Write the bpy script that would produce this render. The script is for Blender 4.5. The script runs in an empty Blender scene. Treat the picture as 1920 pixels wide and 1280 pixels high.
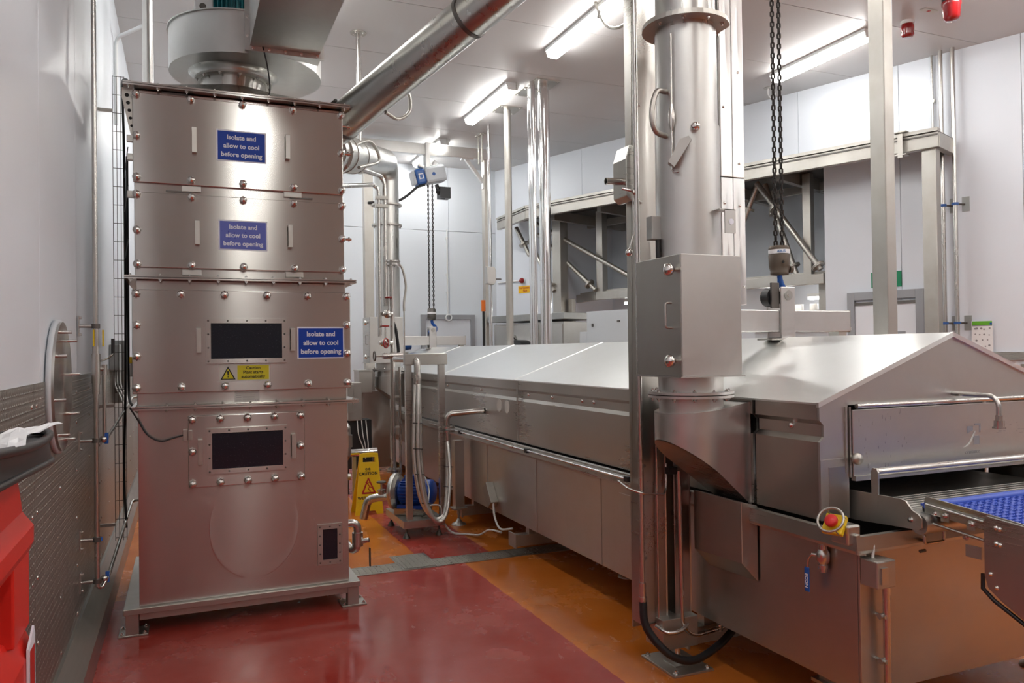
import bpy, bmesh, math, random
from mathutils import Vector, Matrix
random.seed(7)
R = math.radians
S = bpy.context.scene
COL = S.collection

# ------------------------------------------------------------ camera
cam_d = bpy.data.cameras.new('camera'); cam_d.sensor_width = 36; cam_d.lens = 36*1460.378/1920
cam_d.clip_start = .02; cam_d.clip_end = 100
cam = bpy.data.objects.new('camera', cam_d); COL.objects.link(cam)
_yaw, _pit, _rol = .3991035, .01119626, .01298936
_f = Vector((math.sin(_yaw)*math.cos(_pit), math.cos(_yaw)*math.cos(_pit), math.sin(_pit)))
_r = Vector((math.cos(_yaw), -math.sin(_yaw), 0)); _d = -_r.cross(_f)
_r2 = math.cos(_rol)*_r + math.sin(_rol)*_d; _d2 = -math.sin(_rol)*_r + math.cos(_rol)*_d
cam.matrix_world = Matrix(((_r2.x, -_d2.x, -_f.x, 0), (_r2.y, -_d2.y, -_f.y, 0), (_r2.z, -_d2.z, -_f.z, 1.65), (0, 0, 0, 1)))
S.camera = cam
# ------------------------------------------------------------ world, exposure
W = bpy.data.worlds.new('world'); S.world = W; W.use_nodes = True
W.node_tree.nodes['Background'].inputs[0].default_value = (.8, .85, .9, 1)
W.node_tree.nodes['Background'].inputs[1].default_value = .05
S.view_settings.view_transform = 'Standard'; S.view_settings.look = 'None'
S.view_settings.gamma = 1; S.view_settings.use_curve_mapping = False
S.view_settings.exposure = 0.7
LAMP = 22.0            # radiance of the ceiling battens
H = 4.70               # ceiling height
XW = -.53              # left wall
YF = 12.3              # far wall

# ------------------------------------------------------------ mesh helpers
def V(*a): return Vector(a if len(a) == 3 else a[0])
def basis(ax):
    ax = Vector(ax).normalized()
    t = Vector((0, 0, 1)) if abs(ax.z) < .9 else Vector((1, 0, 0))
    u = ax.cross(t).normalized(); w = ax.cross(u).normalized()
    return u, w, ax
class MB:
    def __init__(s): s.v = []; s.f = []; s.s = []
    def add(s, vs, fs, sm=False):
        b = len(s.v); s.v += [Vector(p) for p in vs]
        for f in fs: s.f.append([b+i for i in f]); s.s.append(sm)
        return s
    def box(s, x0, x1, y0, y1, z0, z1):
        if x0 > x1: x0, x1 = x1, x0
        if y0 > y1: y0, y1 = y1, y0
        if z0 > z1: z0, z1 = z1, z0
        vs = [(x, y, z) for z in (z0, z1) for y in (y0, y1) for x in (x0, x1)]
        return s.add(vs, [(0, 2, 3, 1), (4, 5, 7, 6), (0, 1, 5, 4), (2, 6, 7, 3), (0, 4, 6, 2), (1, 3, 7, 5)])
    def cbox(s, c, d): return s.box(c[0]-d[0]/2, c[0]+d[0]/2, c[1]-d[1]/2, c[1]+d[1]/2, c[2]-d[2]/2, c[2]+d[2]/2)
    def obox(s, c, ax, ay, az):      # oriented box: centre and three half-axis vectors
        c, ax, ay, az = Vector(c), Vector(ax), Vector(ay), Vector(az)
        vs = [c+i*ax+j*ay+k*az for k in (-1, 1) for j in (-1, 1) for i in (-1, 1)]
        return s.add(vs, [(0, 2, 3, 1), (4, 5, 7, 6), (0, 1, 5, 4), (2, 6, 7, 3), (0, 4, 6, 2), (1, 3, 7, 5)])
    def beam(s, p, q, w, h, up=(0, 0, 1)):
        p, q = Vector(p), Vector(q); a = (q-p)/2; u = a.normalized().cross(Vector(up)).normalized(); t = u.cross(a).normalized()
        return s.obox((p+q)/2, a, u*w/2, t*h/2)
    def ring(s, c, u, w, r, n): return [Vector(c)+r*(math.cos(2*math.pi*i/n)*u+math.sin(2*math.pi*i/n)*w) for i in range(n)]
    def cyl(s, p, q, r, n=16, r1=None, caps=True, sm=True):
        p, q = Vector(p), Vector(q); u, w, a = basis(q-p); r1 = r if r1 is None else r1
        A = s.ring(p, u, w, r, n); B = s.ring(q, u, w, r1, n)
        s.add(A+B, [(i, n+i, n+(i+1) % n, (i+1) % n) for i in range(n)], sm)
        if caps:
            s.add(A, [list(range(n))]); s.add(B, [list(range(n))[::-1]])
        return s
    def hollow(s, p, q, r, ri, n=24):   # tube with wall thickness
        p, q = Vector(p), Vector(q); u, w, a = basis(q-p)
        A, B, C, D = s.ring(p, u, w, r, n), s.ring(q, u, w, r, n), s.ring(p, u, w, ri, n), s.ring(q, u, w, ri, n)
        k = lambda i: (i+1) % n
        s.add(A+B, [(i, n+i, n+k(i), k(i)) for i in range(n)], True)
        s.add(C+D, [(i, k(i), n+k(i), n+i) for i in range(n)], True)
        s.add(A+C, [(i, k(i), n+k(i), n+i) for i in range(n)]); s.add(B+D, [(i, n+i, n+k(i), k(i)) for i in range(n)])
        return s
    def tube(s, pts, r, n=10, caps=True):
        pts = [Vector(p) for p in pts]; m = len(pts); rs = r if isinstance(r, (list, tuple)) else [r]*m
        T = [(pts[min(i+1, m-1)]-pts[max(i-1, 0)]).normalized() for i in range(m)]
        u, w, _ = basis(T[0]); R_ = []
        for i in range(m):
            u = (u - T[i]*u.dot(T[i])).normalized(); w = T[i].cross(u)
            R_.append(s.ring(pts[i], u, w, rs[i], n))
        vs = [p for q in R_ for p in q]
        fs = [(j*n+i, j*n+(i+1) % n, (j+1)*n+(i+1) % n, (j+1)*n+i) for j in range(m-1) for i in range(n)]
        s.add(vs, fs, True)
        if caps: s.add(R_[0], [list(range(n))[::-1]]); s.add(R_[-1], [list(range(n))])
        return s
    def pipe(s, pts, r, bend, n=12, seg=6, caps=True):
        return s.tube(fillet(pts, bend, seg), r, n, caps)
    def lathe(s, prof, c, ax=(0, 0, 1), n=24, sm=True):
        u, w, a = basis(ax); c = Vector(c)
        vs = []; m = len(prof)
        for r, h in prof: vs += s.ring(c+a*h, u, w, max(r, 1e-5), n)
        s.add(vs, [(j*n+i, (j+1)*n+i, (j+1)*n+(i+1) % n, j*n+(i+1) % n) for j in range(m-1) for i in range(n)], sm)
        return s
    def prism(s, poly, o, u, v, d, sm=False):   # polygon in plane (o; u, v) extruded along vector d
        o, u, v, d = Vector(o), Vector(u), Vector(v), Vector(d); n = len(poly)
        A = [o+u*a+v*b for a, b in poly]; B = [p+d for p in A]
        s.add(A, [list(range(n))]); s.add(B, [list(range(n))[::-1]])
        for i in range(n):
            j = (i+1) % n
            if sm: continue
            s.add([A[i], B[i], B[j], A[j]], [(0, 1, 2, 3)])
        if sm: s.add(A+B, [(i, n+i, n+(i+1) % n, (i+1) % n) for i in range(n)], True)
        return s
    def quad(s, a, b, c, d): return s.add([a, b, c, d], [(0, 1, 2, 3)])
    def torus(s, c, ax, Rr, r, n=24, m=8):
        u, w, a = basis(ax); c = Vector(c); vs = []
        for i in range(n):
            t = 2*math.pi*i/n; e = math.cos(t)*u+math.sin(t)*w
            for j in range(m):
                q = 2*math.pi*j/m; vs.append(c+e*(Rr+r*math.cos(q))+a*r*math.sin(q))
        s.add(vs, [(i*m+j, ((i+1) % n)*m+j, ((i+1) % n)*m+(j+1) % m, i*m+(j+1) % m) for i in range(n) for j in range(m)], True)
        return s
    def sphere(s, c, r, n=12, m=8, sc=(1, 1, 1)):
        vs = []; c = Vector(c)
        for j in range(m+1):
            t = math.pi*j/m
            for i in range(n):
                p = 2*math.pi*i/n; vs.append(c+Vector((r*sc[0]*math.sin(t)*math.cos(p), r*sc[1]*math.sin(t)*math.sin(p), r*sc[2]*math.cos(t))))
        s.add(vs, [(j*n+i, (j+1)*n+i, (j+1)*n+(i+1) % n, j*n+(i+1) % n) for j in range(m) for i in range(n)], True)
        return s
    def mesh(s, name, org=(0, 0, 0)):
        o = Vector(org); me = bpy.data.meshes.new(name)
        me.from_pydata([tuple(p-o) for p in s.v], [], s.f)
        me.polygons.foreach_set('use_smooth', s.s)
        bm = bmesh.new(); bm.from_mesh(me)
        bmesh.ops.dissolve_degenerate(bm, edges=bm.edges, dist=1e-7)
        # caps and sides keep their own vertices, so smooth sides stay crisp at the rims
        bmesh.ops.recalc_face_normals(bm, faces=bm.faces)
        bm.to_mesh(me); bm.free(); me.update()
        return me
    def build(s, name, mat, parent=None, label=None, bev=0, stuff=False):
        org = ORG.get(parent.name, Vector()) if parent else Vector()
        if bev:   # weld so the bevel sees closed edges
            me = bpy.data.meshes.new(name); me.from_pydata([tuple(p-org) for p in s.v], [], s.f)
            me.polygons.foreach_set('use_smooth', s.s)
            bm = bmesh.new(); bm.from_mesh(me); bmesh.ops.remove_doubles(bm, verts=bm.verts, dist=1e-5)
            bmesh.ops.recalc_face_normals(bm, faces=bm.faces); bm.to_mesh(me); bm.free()
        else: me = s.mesh(name, org)
        o = link(name, me, mat, parent)
        if label: o['label'] = label
        if stuff: o['kind'] = 'stuff'
        if bev:
            m = o.modifiers.new('bevel', 'BEVEL'); m.width = bev; m.segments = 2; m.limit_method = 'ANGLE'; m.angle_limit = R(50); m.harden_normals = False
        return o
def fillet(pts, bend, seg=6):
    pts = [Vector(p) for p in pts]; out = [pts[0]]
    for i in range(1, len(pts)-1):
        a, b, c = pts[i-1], pts[i], pts[i+1]
        d0, d1 = (a-b), (c-b); l0, l1 = d0.length, d1.length; d0.normalize(); d1.normalize()
        ang = d0.angle(d1)
        if ang > math.pi-.02: out.append(b); continue
        t = min(bend/math.tan(ang/2), l0*.49, l1*.49)
        p, q = b+d0*t, b+d1*t
        bis = (d0+d1).normalized(); rr = t*math.tan(ang/2); cen = b+bis*(rr/math.sin(ang/2))
        v0, v1 = p-cen, q-cen; th = v0.angle(v1); axn = v0.cross(v1).normalized()
        for k in range(seg+1): out.append(cen+Matrix.Rotation(th*k/seg, 3, axn) @ v0)
    out.append(pts[-1]); return out
def spline(pts, n=8):      # Catmull-Rom through the points
    P = [Vector(p) for p in pts]; P = [2*P[0]-P[1]]+P+[2*P[-1]-P[-2]]; out = []
    for i in range(1, len(P)-2):
        a, b, c, d = P[i-1:i+3]
        for k in range(n):
            t = k/n; out.append(.5*((2*b)+(c-a)*t+(2*a-5*b+4*c-d)*t*t+(3*b-a-3*c+d)*t**3))
    out.append(P[-2]); return out
ORG = {}
def link(name, data, mat=None, parent=None):
    o = bpy.data.objects.new(name, data); COL.objects.link(o)
    if mat is not None and data is not None and len(data.materials) == 0: data.materials.append(mat)
    if parent: o.parent = parent; ORG[o.name] = ORG[parent.name]
    else: ORG[o.name] = Vector()
    return o
def tag(o, label, cat, group=None):
    o['label'] = label; o['category'] = cat
    if group: o['group'] = group
    return o
def thing(name, label, cat, loc, group=None):
    o = bpy.data.objects.new(name, None); COL.objects.link(o); o.location = loc; o.empty_display_size = .1
    ORG[o.name] = Vector(loc); return tag(o, label, cat, group)
def inst(name, me, mat, parent, loc, rot=None, sc=None):     # part that shares mesh data
    o = link(name, me, mat, parent); o.location = Vector(loc)-ORG[parent.name]
    ORG[o.name] = Vector(loc)
    if rot is not None: o.rotation_euler = rot
    if sc is not None: o.scale = sc
    return o
def copy_tree(o, off, parent=None):
    c = o.copy(); COL.objects.link(c); ORG[c.name] = ORG[o.name]+Vector(off)
    if parent: c.parent = parent
    else: c.location = o.location+Vector(off)
    for ch in o.children: copy_tree(ch, off, c)
    return c
def struct(o, label, cat):
    o['kind'] = 'structure'; return tag(o, label, cat)
_txt = {}
def text_mesh(txt, size, bold=0., spacing=1.0, align='CENTER', ext=.0006):
    k = (txt, size, bold, align)
    if k in _txt: return _txt[k]
    c = bpy.data.curves.new('lettering', 'FONT'); c.body = txt; c.size = size; c.offset = bold; c.extrude = ext
    c.align_x = align; c.align_y = 'CENTER'; c.space_character = spacing; c.resolution_u = 3; c.space_line = spacing
    o = bpy.data.objects.new('tmp', c); COL.objects.link(o)
    dg = bpy.context.evaluated_depsgraph_get(); dg.update()
    me = bpy.data.meshes.new_from_object(o.evaluated_get(dg)); me.name = 'lettering'
    bpy.data.objects.remove(o); _txt[k] = me; me.materials.clear(); return me
def lettering(txt, size, mat, parent, loc, rot=(R(90), 0, 0), bold=0., spacing=1.0, name='lettering', align='CENTER'):
    me = text_mesh(txt, size, bold, spacing, align).copy(); me.materials.clear()
    return inst(name, me, mat, parent, loc, rot)

# ------------------------------------------------------------ materials
def mat(name, col=(.8, .8, .8), rough=.5, metal=0., spec=.5, emit=None, es=0., coat=0., trans=0., alpha=1., aniso=0.):
    m = bpy.data.materials.new(name); m.use_nodes = True; b = m.node_tree.nodes['Principled BSDF']; i = b.inputs
    i['Base Color'].default_value = (*col, 1); i['Roughness'].default_value = rough; i['Metallic'].default_value = metal
    i['Specular IOR Level'].default_value = spec; i['Coat Weight'].default_value = coat; i['Transmission Weight'].default_value = trans
    i['Alpha'].default_value = alpha; i['Anisotropic'].default_value = aniso
    if emit: i['Emission Color'].default_value = (*emit, 1); i['Emission Strength'].default_value = es
    return m
def N(m, t, **k):
    n = m.node_tree.nodes.new(t)
    for a, b in k.items(): setattr(n, a, b)
    return n
def L(m, a, b): m.node_tree.links.new(a, b)
def bsdf(m): return m.node_tree.nodes['Principled BSDF']
def coords(m, scale=(1, 1, 1), which='Object', rot=(0, 0, 0)):
    tc = N(m, 'ShaderNodeTexCoord'); mp = N(m, 'ShaderNodeMapping'); mp.inputs['Scale'].default_value = scale; mp.inputs['Rotation'].default_value = rot
    if which == 'World':
        g = N(m, 'ShaderNodeNewGeometry'); L(m, g.outputs['Position'], mp.inputs[0])
    else: L(m, tc.outputs[which], mp.inputs[0])
    return mp.outputs[0]
def noise(m, co, scale, detail=3, rough=.5, dist=0.):
    n = N(m, 'ShaderNodeTexNoise'); n.inputs['Scale'].default_value = scale; n.inputs['Detail'].default_value = detail
    n.inputs['Roughness'].default_value = rough; n.inputs['Distortion'].default_value = dist; L(m, co, n.inputs['Vector']); return n.outputs['Fac']
def rng(m, x, a, b, c, d):
    n = N(m, 'ShaderNodeMapRange'); L(m, x, n.inputs[0])
    for i, q in enumerate((a, b, c, d)): n.inputs[1+i].default_value = q
    return n.outputs[0]
def mix(m, f, a, b):
    n = N(m, 'ShaderNodeMix', data_type='RGBA')
    if isinstance(f, float): n.inputs[0].default_value = f
    else: L(m, f, n.inputs[0])
    for s_, q in ((n.inputs[6], a), (n.inputs[7], b)):
        if isinstance(q, tuple): s_.default_value = (*q, 1)
        else: L(m, q, s_)
    return n.outputs[2]
def math_(m, op, a, b=None, clamp=False):
    n = N(m, 'ShaderNodeMath', operation=op); n.use_clamp = clamp
    for k, q in enumerate((a, b)):
        if q is None: continue
        if isinstance(q, (int, float)): n.inputs[k].default_value = q
        else: L(m, q, n.inputs[k])
    return n.outputs[0]
def bump(m, h, strength=.2, dist=.002):
    n = N(m, 'ShaderNodeBump'); n.inputs['Strength'].default_value = strength; n.inputs['Distance'].default_value = dist
    L(m, h, n.inputs['Height']); L(m, n.outputs[0], bsdf(m).inputs['Normal'])
def steel(name, col=(.60, .58, .55), rough=.3, grain=(6, 6, 400), var=.06, aniso=0., tan=None, dirt=.10, dcol=(.40, .35, .29), gr=.03):
    m = mat(name, col, rough, 1.0); co = coords(m, which='World'); cg = coords(m, grain, 'World')
    g = noise(m, cg, 1.0, 2, .5); b = noise(m, co, 1.7, 3, .5); sp = noise(m, co, 5.0, 4, .6)
    r = math_(m, 'ADD', rng(m, g, .3, .7, rough-gr, rough+gr), rng(m, b, .35, .7, -var*.5, var))
    L(m, r, bsdf(m).inputs['Roughness'])
    if dirt:
        f = math_(m, 'MULTIPLY', rng(m, sp, .45, .8, 0, 1), dirt*2)
        L(m, mix(m, f, col, dcol), bsdf(m).inputs['Base Color'])
    if aniso:
        t = N(m, 'ShaderNodeTangent', direction_type='RADIAL', axis=tan); L(m, t.outputs[0], bsdf(m).inputs['Tangent'])
        bsdf(m).inputs['Anisotropic'].default_value = aniso
    return m
M = {}
M['steel'] = steel('satin_steel', (.52, .515, .485), rough=.30)
M['steel_tower'] = steel('brushed_tower_steel', (.54, .528, .497), .20, (4, 4, 160), .015, .98, 'X', .03, gr=.004)
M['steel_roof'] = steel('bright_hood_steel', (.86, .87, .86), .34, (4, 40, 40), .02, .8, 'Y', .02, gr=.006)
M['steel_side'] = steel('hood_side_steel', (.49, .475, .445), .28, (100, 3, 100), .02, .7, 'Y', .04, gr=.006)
M['steel_tank'] = steel('tank_steel', (.53, .505, .47), .38, (4, 4, 60), .04, .6, 'Y', .12, gr=.01)
M['steel_dull'] = steel('dull_frame_steel', (.50, .485, .45), .42, (20, 20, 6), .08, 0, None, .2)
M['steel_duct'] = steel('duct_steel', (.53, .53, .505), .30, (30, 30, 5), .03, 0, None, .03)
M['steel_bare'] = steel('bead_blasted_steel', (.55, .545, .525), .40, (20, 20, 20), .04, 0, None, .05)
M['chrome'] = mat('polished_steel', (.78, .78, .78), .10, 1.0)
M['knob'] = mat('polished_knob_steel', (.72, .70, .67), .16, 1.0)
M['pipe'] = steel('pipe_steel', (.58, .56, .53), .26, (30, 30, 8), .02, dirt=.04, gr=.008)
M['dark_steel'] = mat('dark_grey_steel', (.16, .15, .14), .5, 1.0)  # dark steel of screws, clamps, pins and platform decks
M['black'] = mat('black_rubber', (.012, .012, .013), .45)
M['black_gloss'] = mat('black_vinyl', (.015, .016, .018), .32)
M['dark'] = mat('dark_interior', (.01, .01, .01), .8)
M['white'] = mat('white_plastic', (.75, .76, .76), .45)
M['paper'] = mat('white_paper', (.82, .83, .84), .7)
M['sign_blue'] = mat('sign_blue', (.006, .05, .37), .45, spec=.3)
M['sign_faded'] = mat('sign_blue_faded', (.09, .12, .50), .42)
M['sign_white'] = mat('sign_white', (.74, .77, .84), .4)
M['sign_yellow'] = mat('sign_yellow', (.62, .56, .02), .4)
M['sign_orange'] = mat('notice_yellow', (.85, .50, .01), .4)
M['label_grey'] = mat('label_grey', (.55, .54, .5), .45)
M['ink'] = mat('black_ink', (.01, .01, .01), .5)
M['ink_red'] = mat('red_ink', (.45, .015, .01), .5)
M['ink_grey'] = mat('grey_print', (.27, .26, .27), .5)
M['ink_blue'] = mat('blue_print', (.05, .16, .4), .5)
M['yellow'] = mat('yellow_plastic', (.86, .56, .008), .38)
M['yellow2'] = mat('yellow_paint', (.78, .55, .01), .4)
M['red'] = mat('red_plastic', (.62, .02, .012), .35)
M['red_btn'] = mat('red_button', (.65, .02, .02), .3)
M['red_dark'] = mat('red_lens', (.28, .008, .01), .2, coat=.5)
M['blue_motor'] = mat('blue_motor_paint', (.01, .06, .34), .32)
M['teal'] = mat('teal_motor_paint', (.01, .16, .19), .35)
M['blue_belt'] = mat('blue_belt_plastic', (.045, .10, .50), .35)
M['blue'] = mat('blue_handle', (.01, .09, .38), .35)
M['hoist_blue'] = mat('hoist_blue', (.03, .11, .36), .4)
M['hoist_grey'] = mat('hoist_grey_paint', (.56, .59, .62), .42)
M['brown'] = mat('hook_block_bronze_paint', (.10, .075, .055), .5, .3)
M['chain'] = mat('dark_chain_steel', (.035, .03, .028), .42, .8)
M['green'] = mat('green_print', (.12, .42, .02), .45)
M['exit_green'] = mat('exit_green', (.0, .22, .09), .45)
M['orange_lens'] = mat('orange_lens', (.75, .16, .01), .3)
M['window'] = mat('dark_window', (.006, .008, .012), .14, spec=.5)
M['belt_mesh'] = steel('wire_belt_steel', (.5, .49, .46), .36, (4, 160, 4), .15)
M['hose'] = steel('braided_hose', (.66, .65, .62), .40, (300, 300, 60), .05, dirt=.1, gr=.1)
M['white_hose'] = mat('white_cable', (.68, .68, .66), .5)
M['door_white'] = mat('white_door', (.74, .77, .82), .4)
M['trim_grey'] = mat('grey_door_frame', (.33, .34, .36), .4, .3)
M['galv'] = steel('galvanised_box', (.42, .43, .42), .45, (20, 20, 20), .1, dirt=.15)
M['beam_white'] = steel('bright_gantry_steel', (.66, .655, .64), .36, (6, 60, 60), .06, dirt=.1)
# dark windows get a scratched, wet film
m = M['window']; co = coords(m, which='World'); sp = noise(m, co, 160, 3, .7); L(m, rng(m, sp, .6, .75, .12, .5), bsdf(m).inputs['Roughness'])
L(m, mix(m, rng(m, sp, .62, .72, 0, .25), (.010, .013, .022), (.10, .12, .16)), bsdf(m).inputs['Base Color'])
# faded sign: wiped patches
m = M['sign_faded']; co = coords(m, which='World'); sp = noise(m, co, 45, 3, .6)
L(m, mix(m, rng(m, sp, .66, .70, 0, 1), (.10, .13, .48), (.01, .02, .3)), bsdf(m).inputs['Base Color'])
# tank front: the same even steel as the tank sides
# ------------------------------------------------------------ surfaces of the room
WO = Vector((4.9, 12.33, 0)); WD = Vector((.3483, -.9374, 0)); WN = Vector((-.9374, -.3483, 0))     # slanting right wall
def wp(s, t, z): return WO+WD*s+WN*t+Vector((0, 0, z))
def panel_mat(name, d, col):
    m = mat(name, col, .34, 0, .45); g = N(m, 'ShaderNodeNewGeometry'); dp = N(m, 'ShaderNodeVectorMath', operation='DOT_PRODUCT')
    L(m, g.outputs['Position'], dp.inputs[0]); dp.inputs[1].default_value = d
    w = math_(m, 'SINE', math_(m, 'MULTIPLY', dp.outputs['Value'], 2*math.pi/.05))
    w = math_(m, 'POWER', math_(m, 'ABSOLUTE', w), 6.0)
    bump(m, w, .10, .001)
    co = coords(m, which='World'); n = noise(m, co, 1.3, 3); L(m, rng(m, n, .3, .7, .28, .42), bsdf(m).inputs['Roughness'])
    return m
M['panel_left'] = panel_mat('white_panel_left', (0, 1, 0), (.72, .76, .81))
M['panel_far'] = panel_mat('white_panel_far', (1, 0, 0), (.74, .79, .84))
M['panel_right'] = panel_mat('white_panel_right', tuple(WD), (.70, .74, .80))
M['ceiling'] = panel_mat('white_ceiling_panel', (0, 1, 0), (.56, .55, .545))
M['panel_back'] = panel_mat('grey_panel_back', (1, 0, 0), (.34, .335, .33))
# floor: red resin with orange lanes, wet film, scuffed pale patches
m = M['floor'] = mat('resin_floor', (.3, .03, .02), .2, 0, .38)
g = N(m, 'ShaderNodeNewGeometry'); sx = N(m, 'ShaderNodeSeparateXYZ'); L(m, g.outputs['Position'], sx.inputs[0])
X, Y = sx.outputs[0], sx.outputs[1]
co = coords(m, which='World'); wob = math_(m, 'MULTIPLY', math_(m, 'SUBTRACT', noise(m, co, 9, 2), .5), .03)
Xw = math_(m, 'ADD', X, wob)
gt = lambda a, b: math_(m, 'GREATER_THAN', a, b)
far = gt(Y, 5.87)
near_or = math_(m, 'MULTIPLY', gt(Xw, 2.0), math_(m, 'SUBTRACT', 1.0, far))
far_or = math_(m, 'MULTIPLY', math_(m, 'ADD', gt(Xw, 2.30), math_(m, 'LESS_THAN', Xw, 1.72), True), far)
isor = math_(m, 'ADD', near_or, far_or, True)
n1 = noise(m, co, 1.6, 5, .6); n2 = noise(m, coords(m, (1, .6, 1), 'World'), 3.4, 5, .62, .6); n3 = noise(m, co, 55, 2)
red = mix(m, rng(m, n1, .35, .7, 0, 1), (.31, .030, .021), (.40, .068, .050))
orange = mix(m, rng(m, n1, .3, .7, 0, 1), (.48, .120, .012), (.57, .175, .028))
orange = mix(m, rng(m, n2, .60, .68, 0, .45), orange, (.62, .30, .16))
base = mix(m, isor, red, orange)
base = mix(m, rng(m, n3, .76, .79, 0, .6), base, (.6, .45, .35))
L(m, base, bsdf(m).inputs['Base Color'])
rg = math_(m, 'ADD', rng(m, n1, .4, .62, .10, .30), rng(m, n2, .55, .7, 0, .22)); L(m, rg, bsdf(m).inputs['Roughness'])
bump(m, math_(m, 'ADD', math_(m, 'MULTIPLY', noise(m, co, 38, 3), .6), noise(m, co, 6, 2)), .16, .006)
# five-bar tread plate
m = M['tread'] = mat('tread_plate', (.36, .35, .32), .38, 1.0)
co = coords(m, (1, 1, 1), 'World'); sx = N(m, 'ShaderNodeSeparateXYZ'); L(m, co, sx.inputs[0])
def tread(m, a, b, p=.034):
    ca = math_(m, 'SINE', math_(m, 'MULTIPLY', math_(m, 'ADD', a, b), math.pi/p)); cb = math_(m, 'SINE', math_(m, 'MULTIPLY', math_(m, 'SUBTRACT', a, b), math.pi/p))
    ck = math_(m, 'MULTIPLY', ca, cb)
    st = math_(m, 'SINE', math_(m, 'MULTIPLY', a, 2*math.pi/(p/2))); st2 = math_(m, 'SINE', math_(m, 'MULTIPLY', b, 2*math.pi/(p/2)))
    u = math_(m, 'MULTIPLY', math_(m, 'MAXIMUM', ck, 0.0), math_(m, 'MAXIMUM', st, 0.0)); v = math_(m, 'MULTIPLY', math_(m, 'MAXIMUM', math_(m, 'MULTIPLY', ck, -1.0), 0.0), math_(m, 'MAXIMUM', st2, 0.0))
    return math_(m, 'ADD', u, v)
bump(m, tread(m, sx.outputs[1], sx.outputs[2]), .8, .01)
n = noise(m, coords(m, which='World'), 1.1, 4); L(m, rng(m, n, .3, .7, .30, .50), bsdf(m).inputs['Roughness'])
m = M['drain'] = mat('drain_cover_steel', (.34, .33, .29), .42, 1.0)
co = coords(m, (1, 1, 1), 'World'); sx = N(m, 'ShaderNodeSeparateXYZ'); L(m, co, sx.inputs[0]); bump(m, tread(m, sx.outputs[0], sx.outputs[1], .045), .9, .012)

XR = WO.x+WD.x*17.5; YB = -6.4
fl = MB().box(XW-.3, 12.4, YB-.3, YF+.4, -.2, 0).build('floor', M['floor'])
struct(fl, 'red and orange wet resin floor of the food plant', 'floor')
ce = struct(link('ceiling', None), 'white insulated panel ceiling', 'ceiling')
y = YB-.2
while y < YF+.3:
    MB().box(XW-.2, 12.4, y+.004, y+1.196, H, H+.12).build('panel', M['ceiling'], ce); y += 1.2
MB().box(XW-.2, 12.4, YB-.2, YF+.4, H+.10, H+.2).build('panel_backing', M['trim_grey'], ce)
# left wall: panels above, tread plate below, skirting kick
wl = struct(link('wall_left', None), 'white panel wall with tread plate cladding on the left', 'wall')
MB().box(XW-.25, XW-.06, YB, YF, 0, H).build('panel_backing', M['white'], wl)
y = 3.61-1.15*9
while y < YF:
    MB().box(XW-.08, XW, y+.002, min(y+1.148, YF), 1.2, H).build('panel', M['panel_left'], wl, bev=.003); y += 1.15
riv = MB(); 
y = 3.43-2.5*4
while y < YF:
    y1 = min(y+2.496, YF)
    p = MB().box(XW-.05, XW+.006, y, y1, 0, 1.545).build('tread_plate', M['tread'], wl)
    r_ = MB()
    for yy in (y+.05, y+.65, y+1.25, y+1.85, y1-.05):
        for zz in (.3, .55, .8, 1.05, 1.3, 1.46): r_.sphere((XW+.006, yy, zz), .009, 8, 6, (.5, 1, 1))
    r_.build('rivets', M['knob'], p, stuff=True); y += 2.5
MB().prism([(XW, 0), (XW+.093, 0), (XW+.093, .15), (XW+.02, .262), (XW, .262)], (0, YB, 0), (1, 0, 0), (0, 0, 1), (0, YF-YB, 0)).build('baseboard_left', M['tread'])
bb = bpy.data.objects['baseboard_left']; bb.data.materials[0] = steel('kick_plate_steel', (.42, .415, .39), .36, (60, 4, 60), .08); struct(bb, 'sloping steel kick plate along the foot of the left wall', 'baseboard')
# far wall
wf = struct(link('wall_far', None), 'white ribbed panel wall at the far end', 'wall')
x = XW
while x < 5.2:
    MB().box(x+.002, x+1.148, YF, YF+.1, 3.64, H).build('panel', M['panel_far'], wf, bev=.003)
    MB().box(x+.002, x+1.148, YF, YF+.1, 0, 3.634).build('panel', M['panel_far'], wf, bev=.003); x += 1.15
MB().box(XW, 5.3, YF+.09, YF+.2, 0, H).build('panel_backing', M['white'], wf)
# slanting right wall
wr = struct(link('wall_right', None), 'white panel wall slanting away on the right', 'wall')
def wbox(s0, s1, t0, t1, z0, z1):
    return MB().obox(wp((s0+s1)/2, (t0+t1)/2, (z0+z1)/2), WD*(s1-s0)/2, WN*(t1-t0)/2, Vector((0, 0, (z1-z0)/2)))
s_ = -.3
while s_ < 20:
    # a bay opens below the platform between s = 1.5 and 5.75
    a, b = s_+.002, s_+1.148
    if b < 1.5 or a > 5.75: wbox(a, b, -.1, 0, 0, H).build('panel', M['panel_right'], wr, bev=.003)
    else:
        wbox(a, b, -.1, 0, 3.77, H).build('panel', M['panel_right'], wr, bev=.003)
        if a < 1.5: wbox(a, 1.5, -.1, 0, 0, 3.766).build('panel', M['panel_right'], wr, bev=.003)
        if b > 5.75: wbox(5.75, b, -.1, 0, 0, 3.766).build('panel', M['panel_right'], wr, bev=.003)
    s_ += 1.15
wbox(-.3, 20.6, -.2, -.09, 3.77, H).build('panel_backing', M['white'], wr); wbox(-.3, 1.5, -.2, -.09, 0, 3.77).build('panel_backing', M['white'], wr); wbox(5.75, 20.6, -.2, -.09, 0, 3.77).build('panel_backing', M['white'], wr)
wbox(1.4, 5.85, -1.4, -1.3, 0, 3.77).build('bay_wall', M['panel_right'], wr); wbox(1.4, 1.5, -1.3, -.1, 0, 3.77).build('bay_wall', M['panel_right'], wr); wbox(5.75, 5.85, -1.3, -.1, 0, 3.77).build('bay_wall', M['panel_right'], wr)
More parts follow.
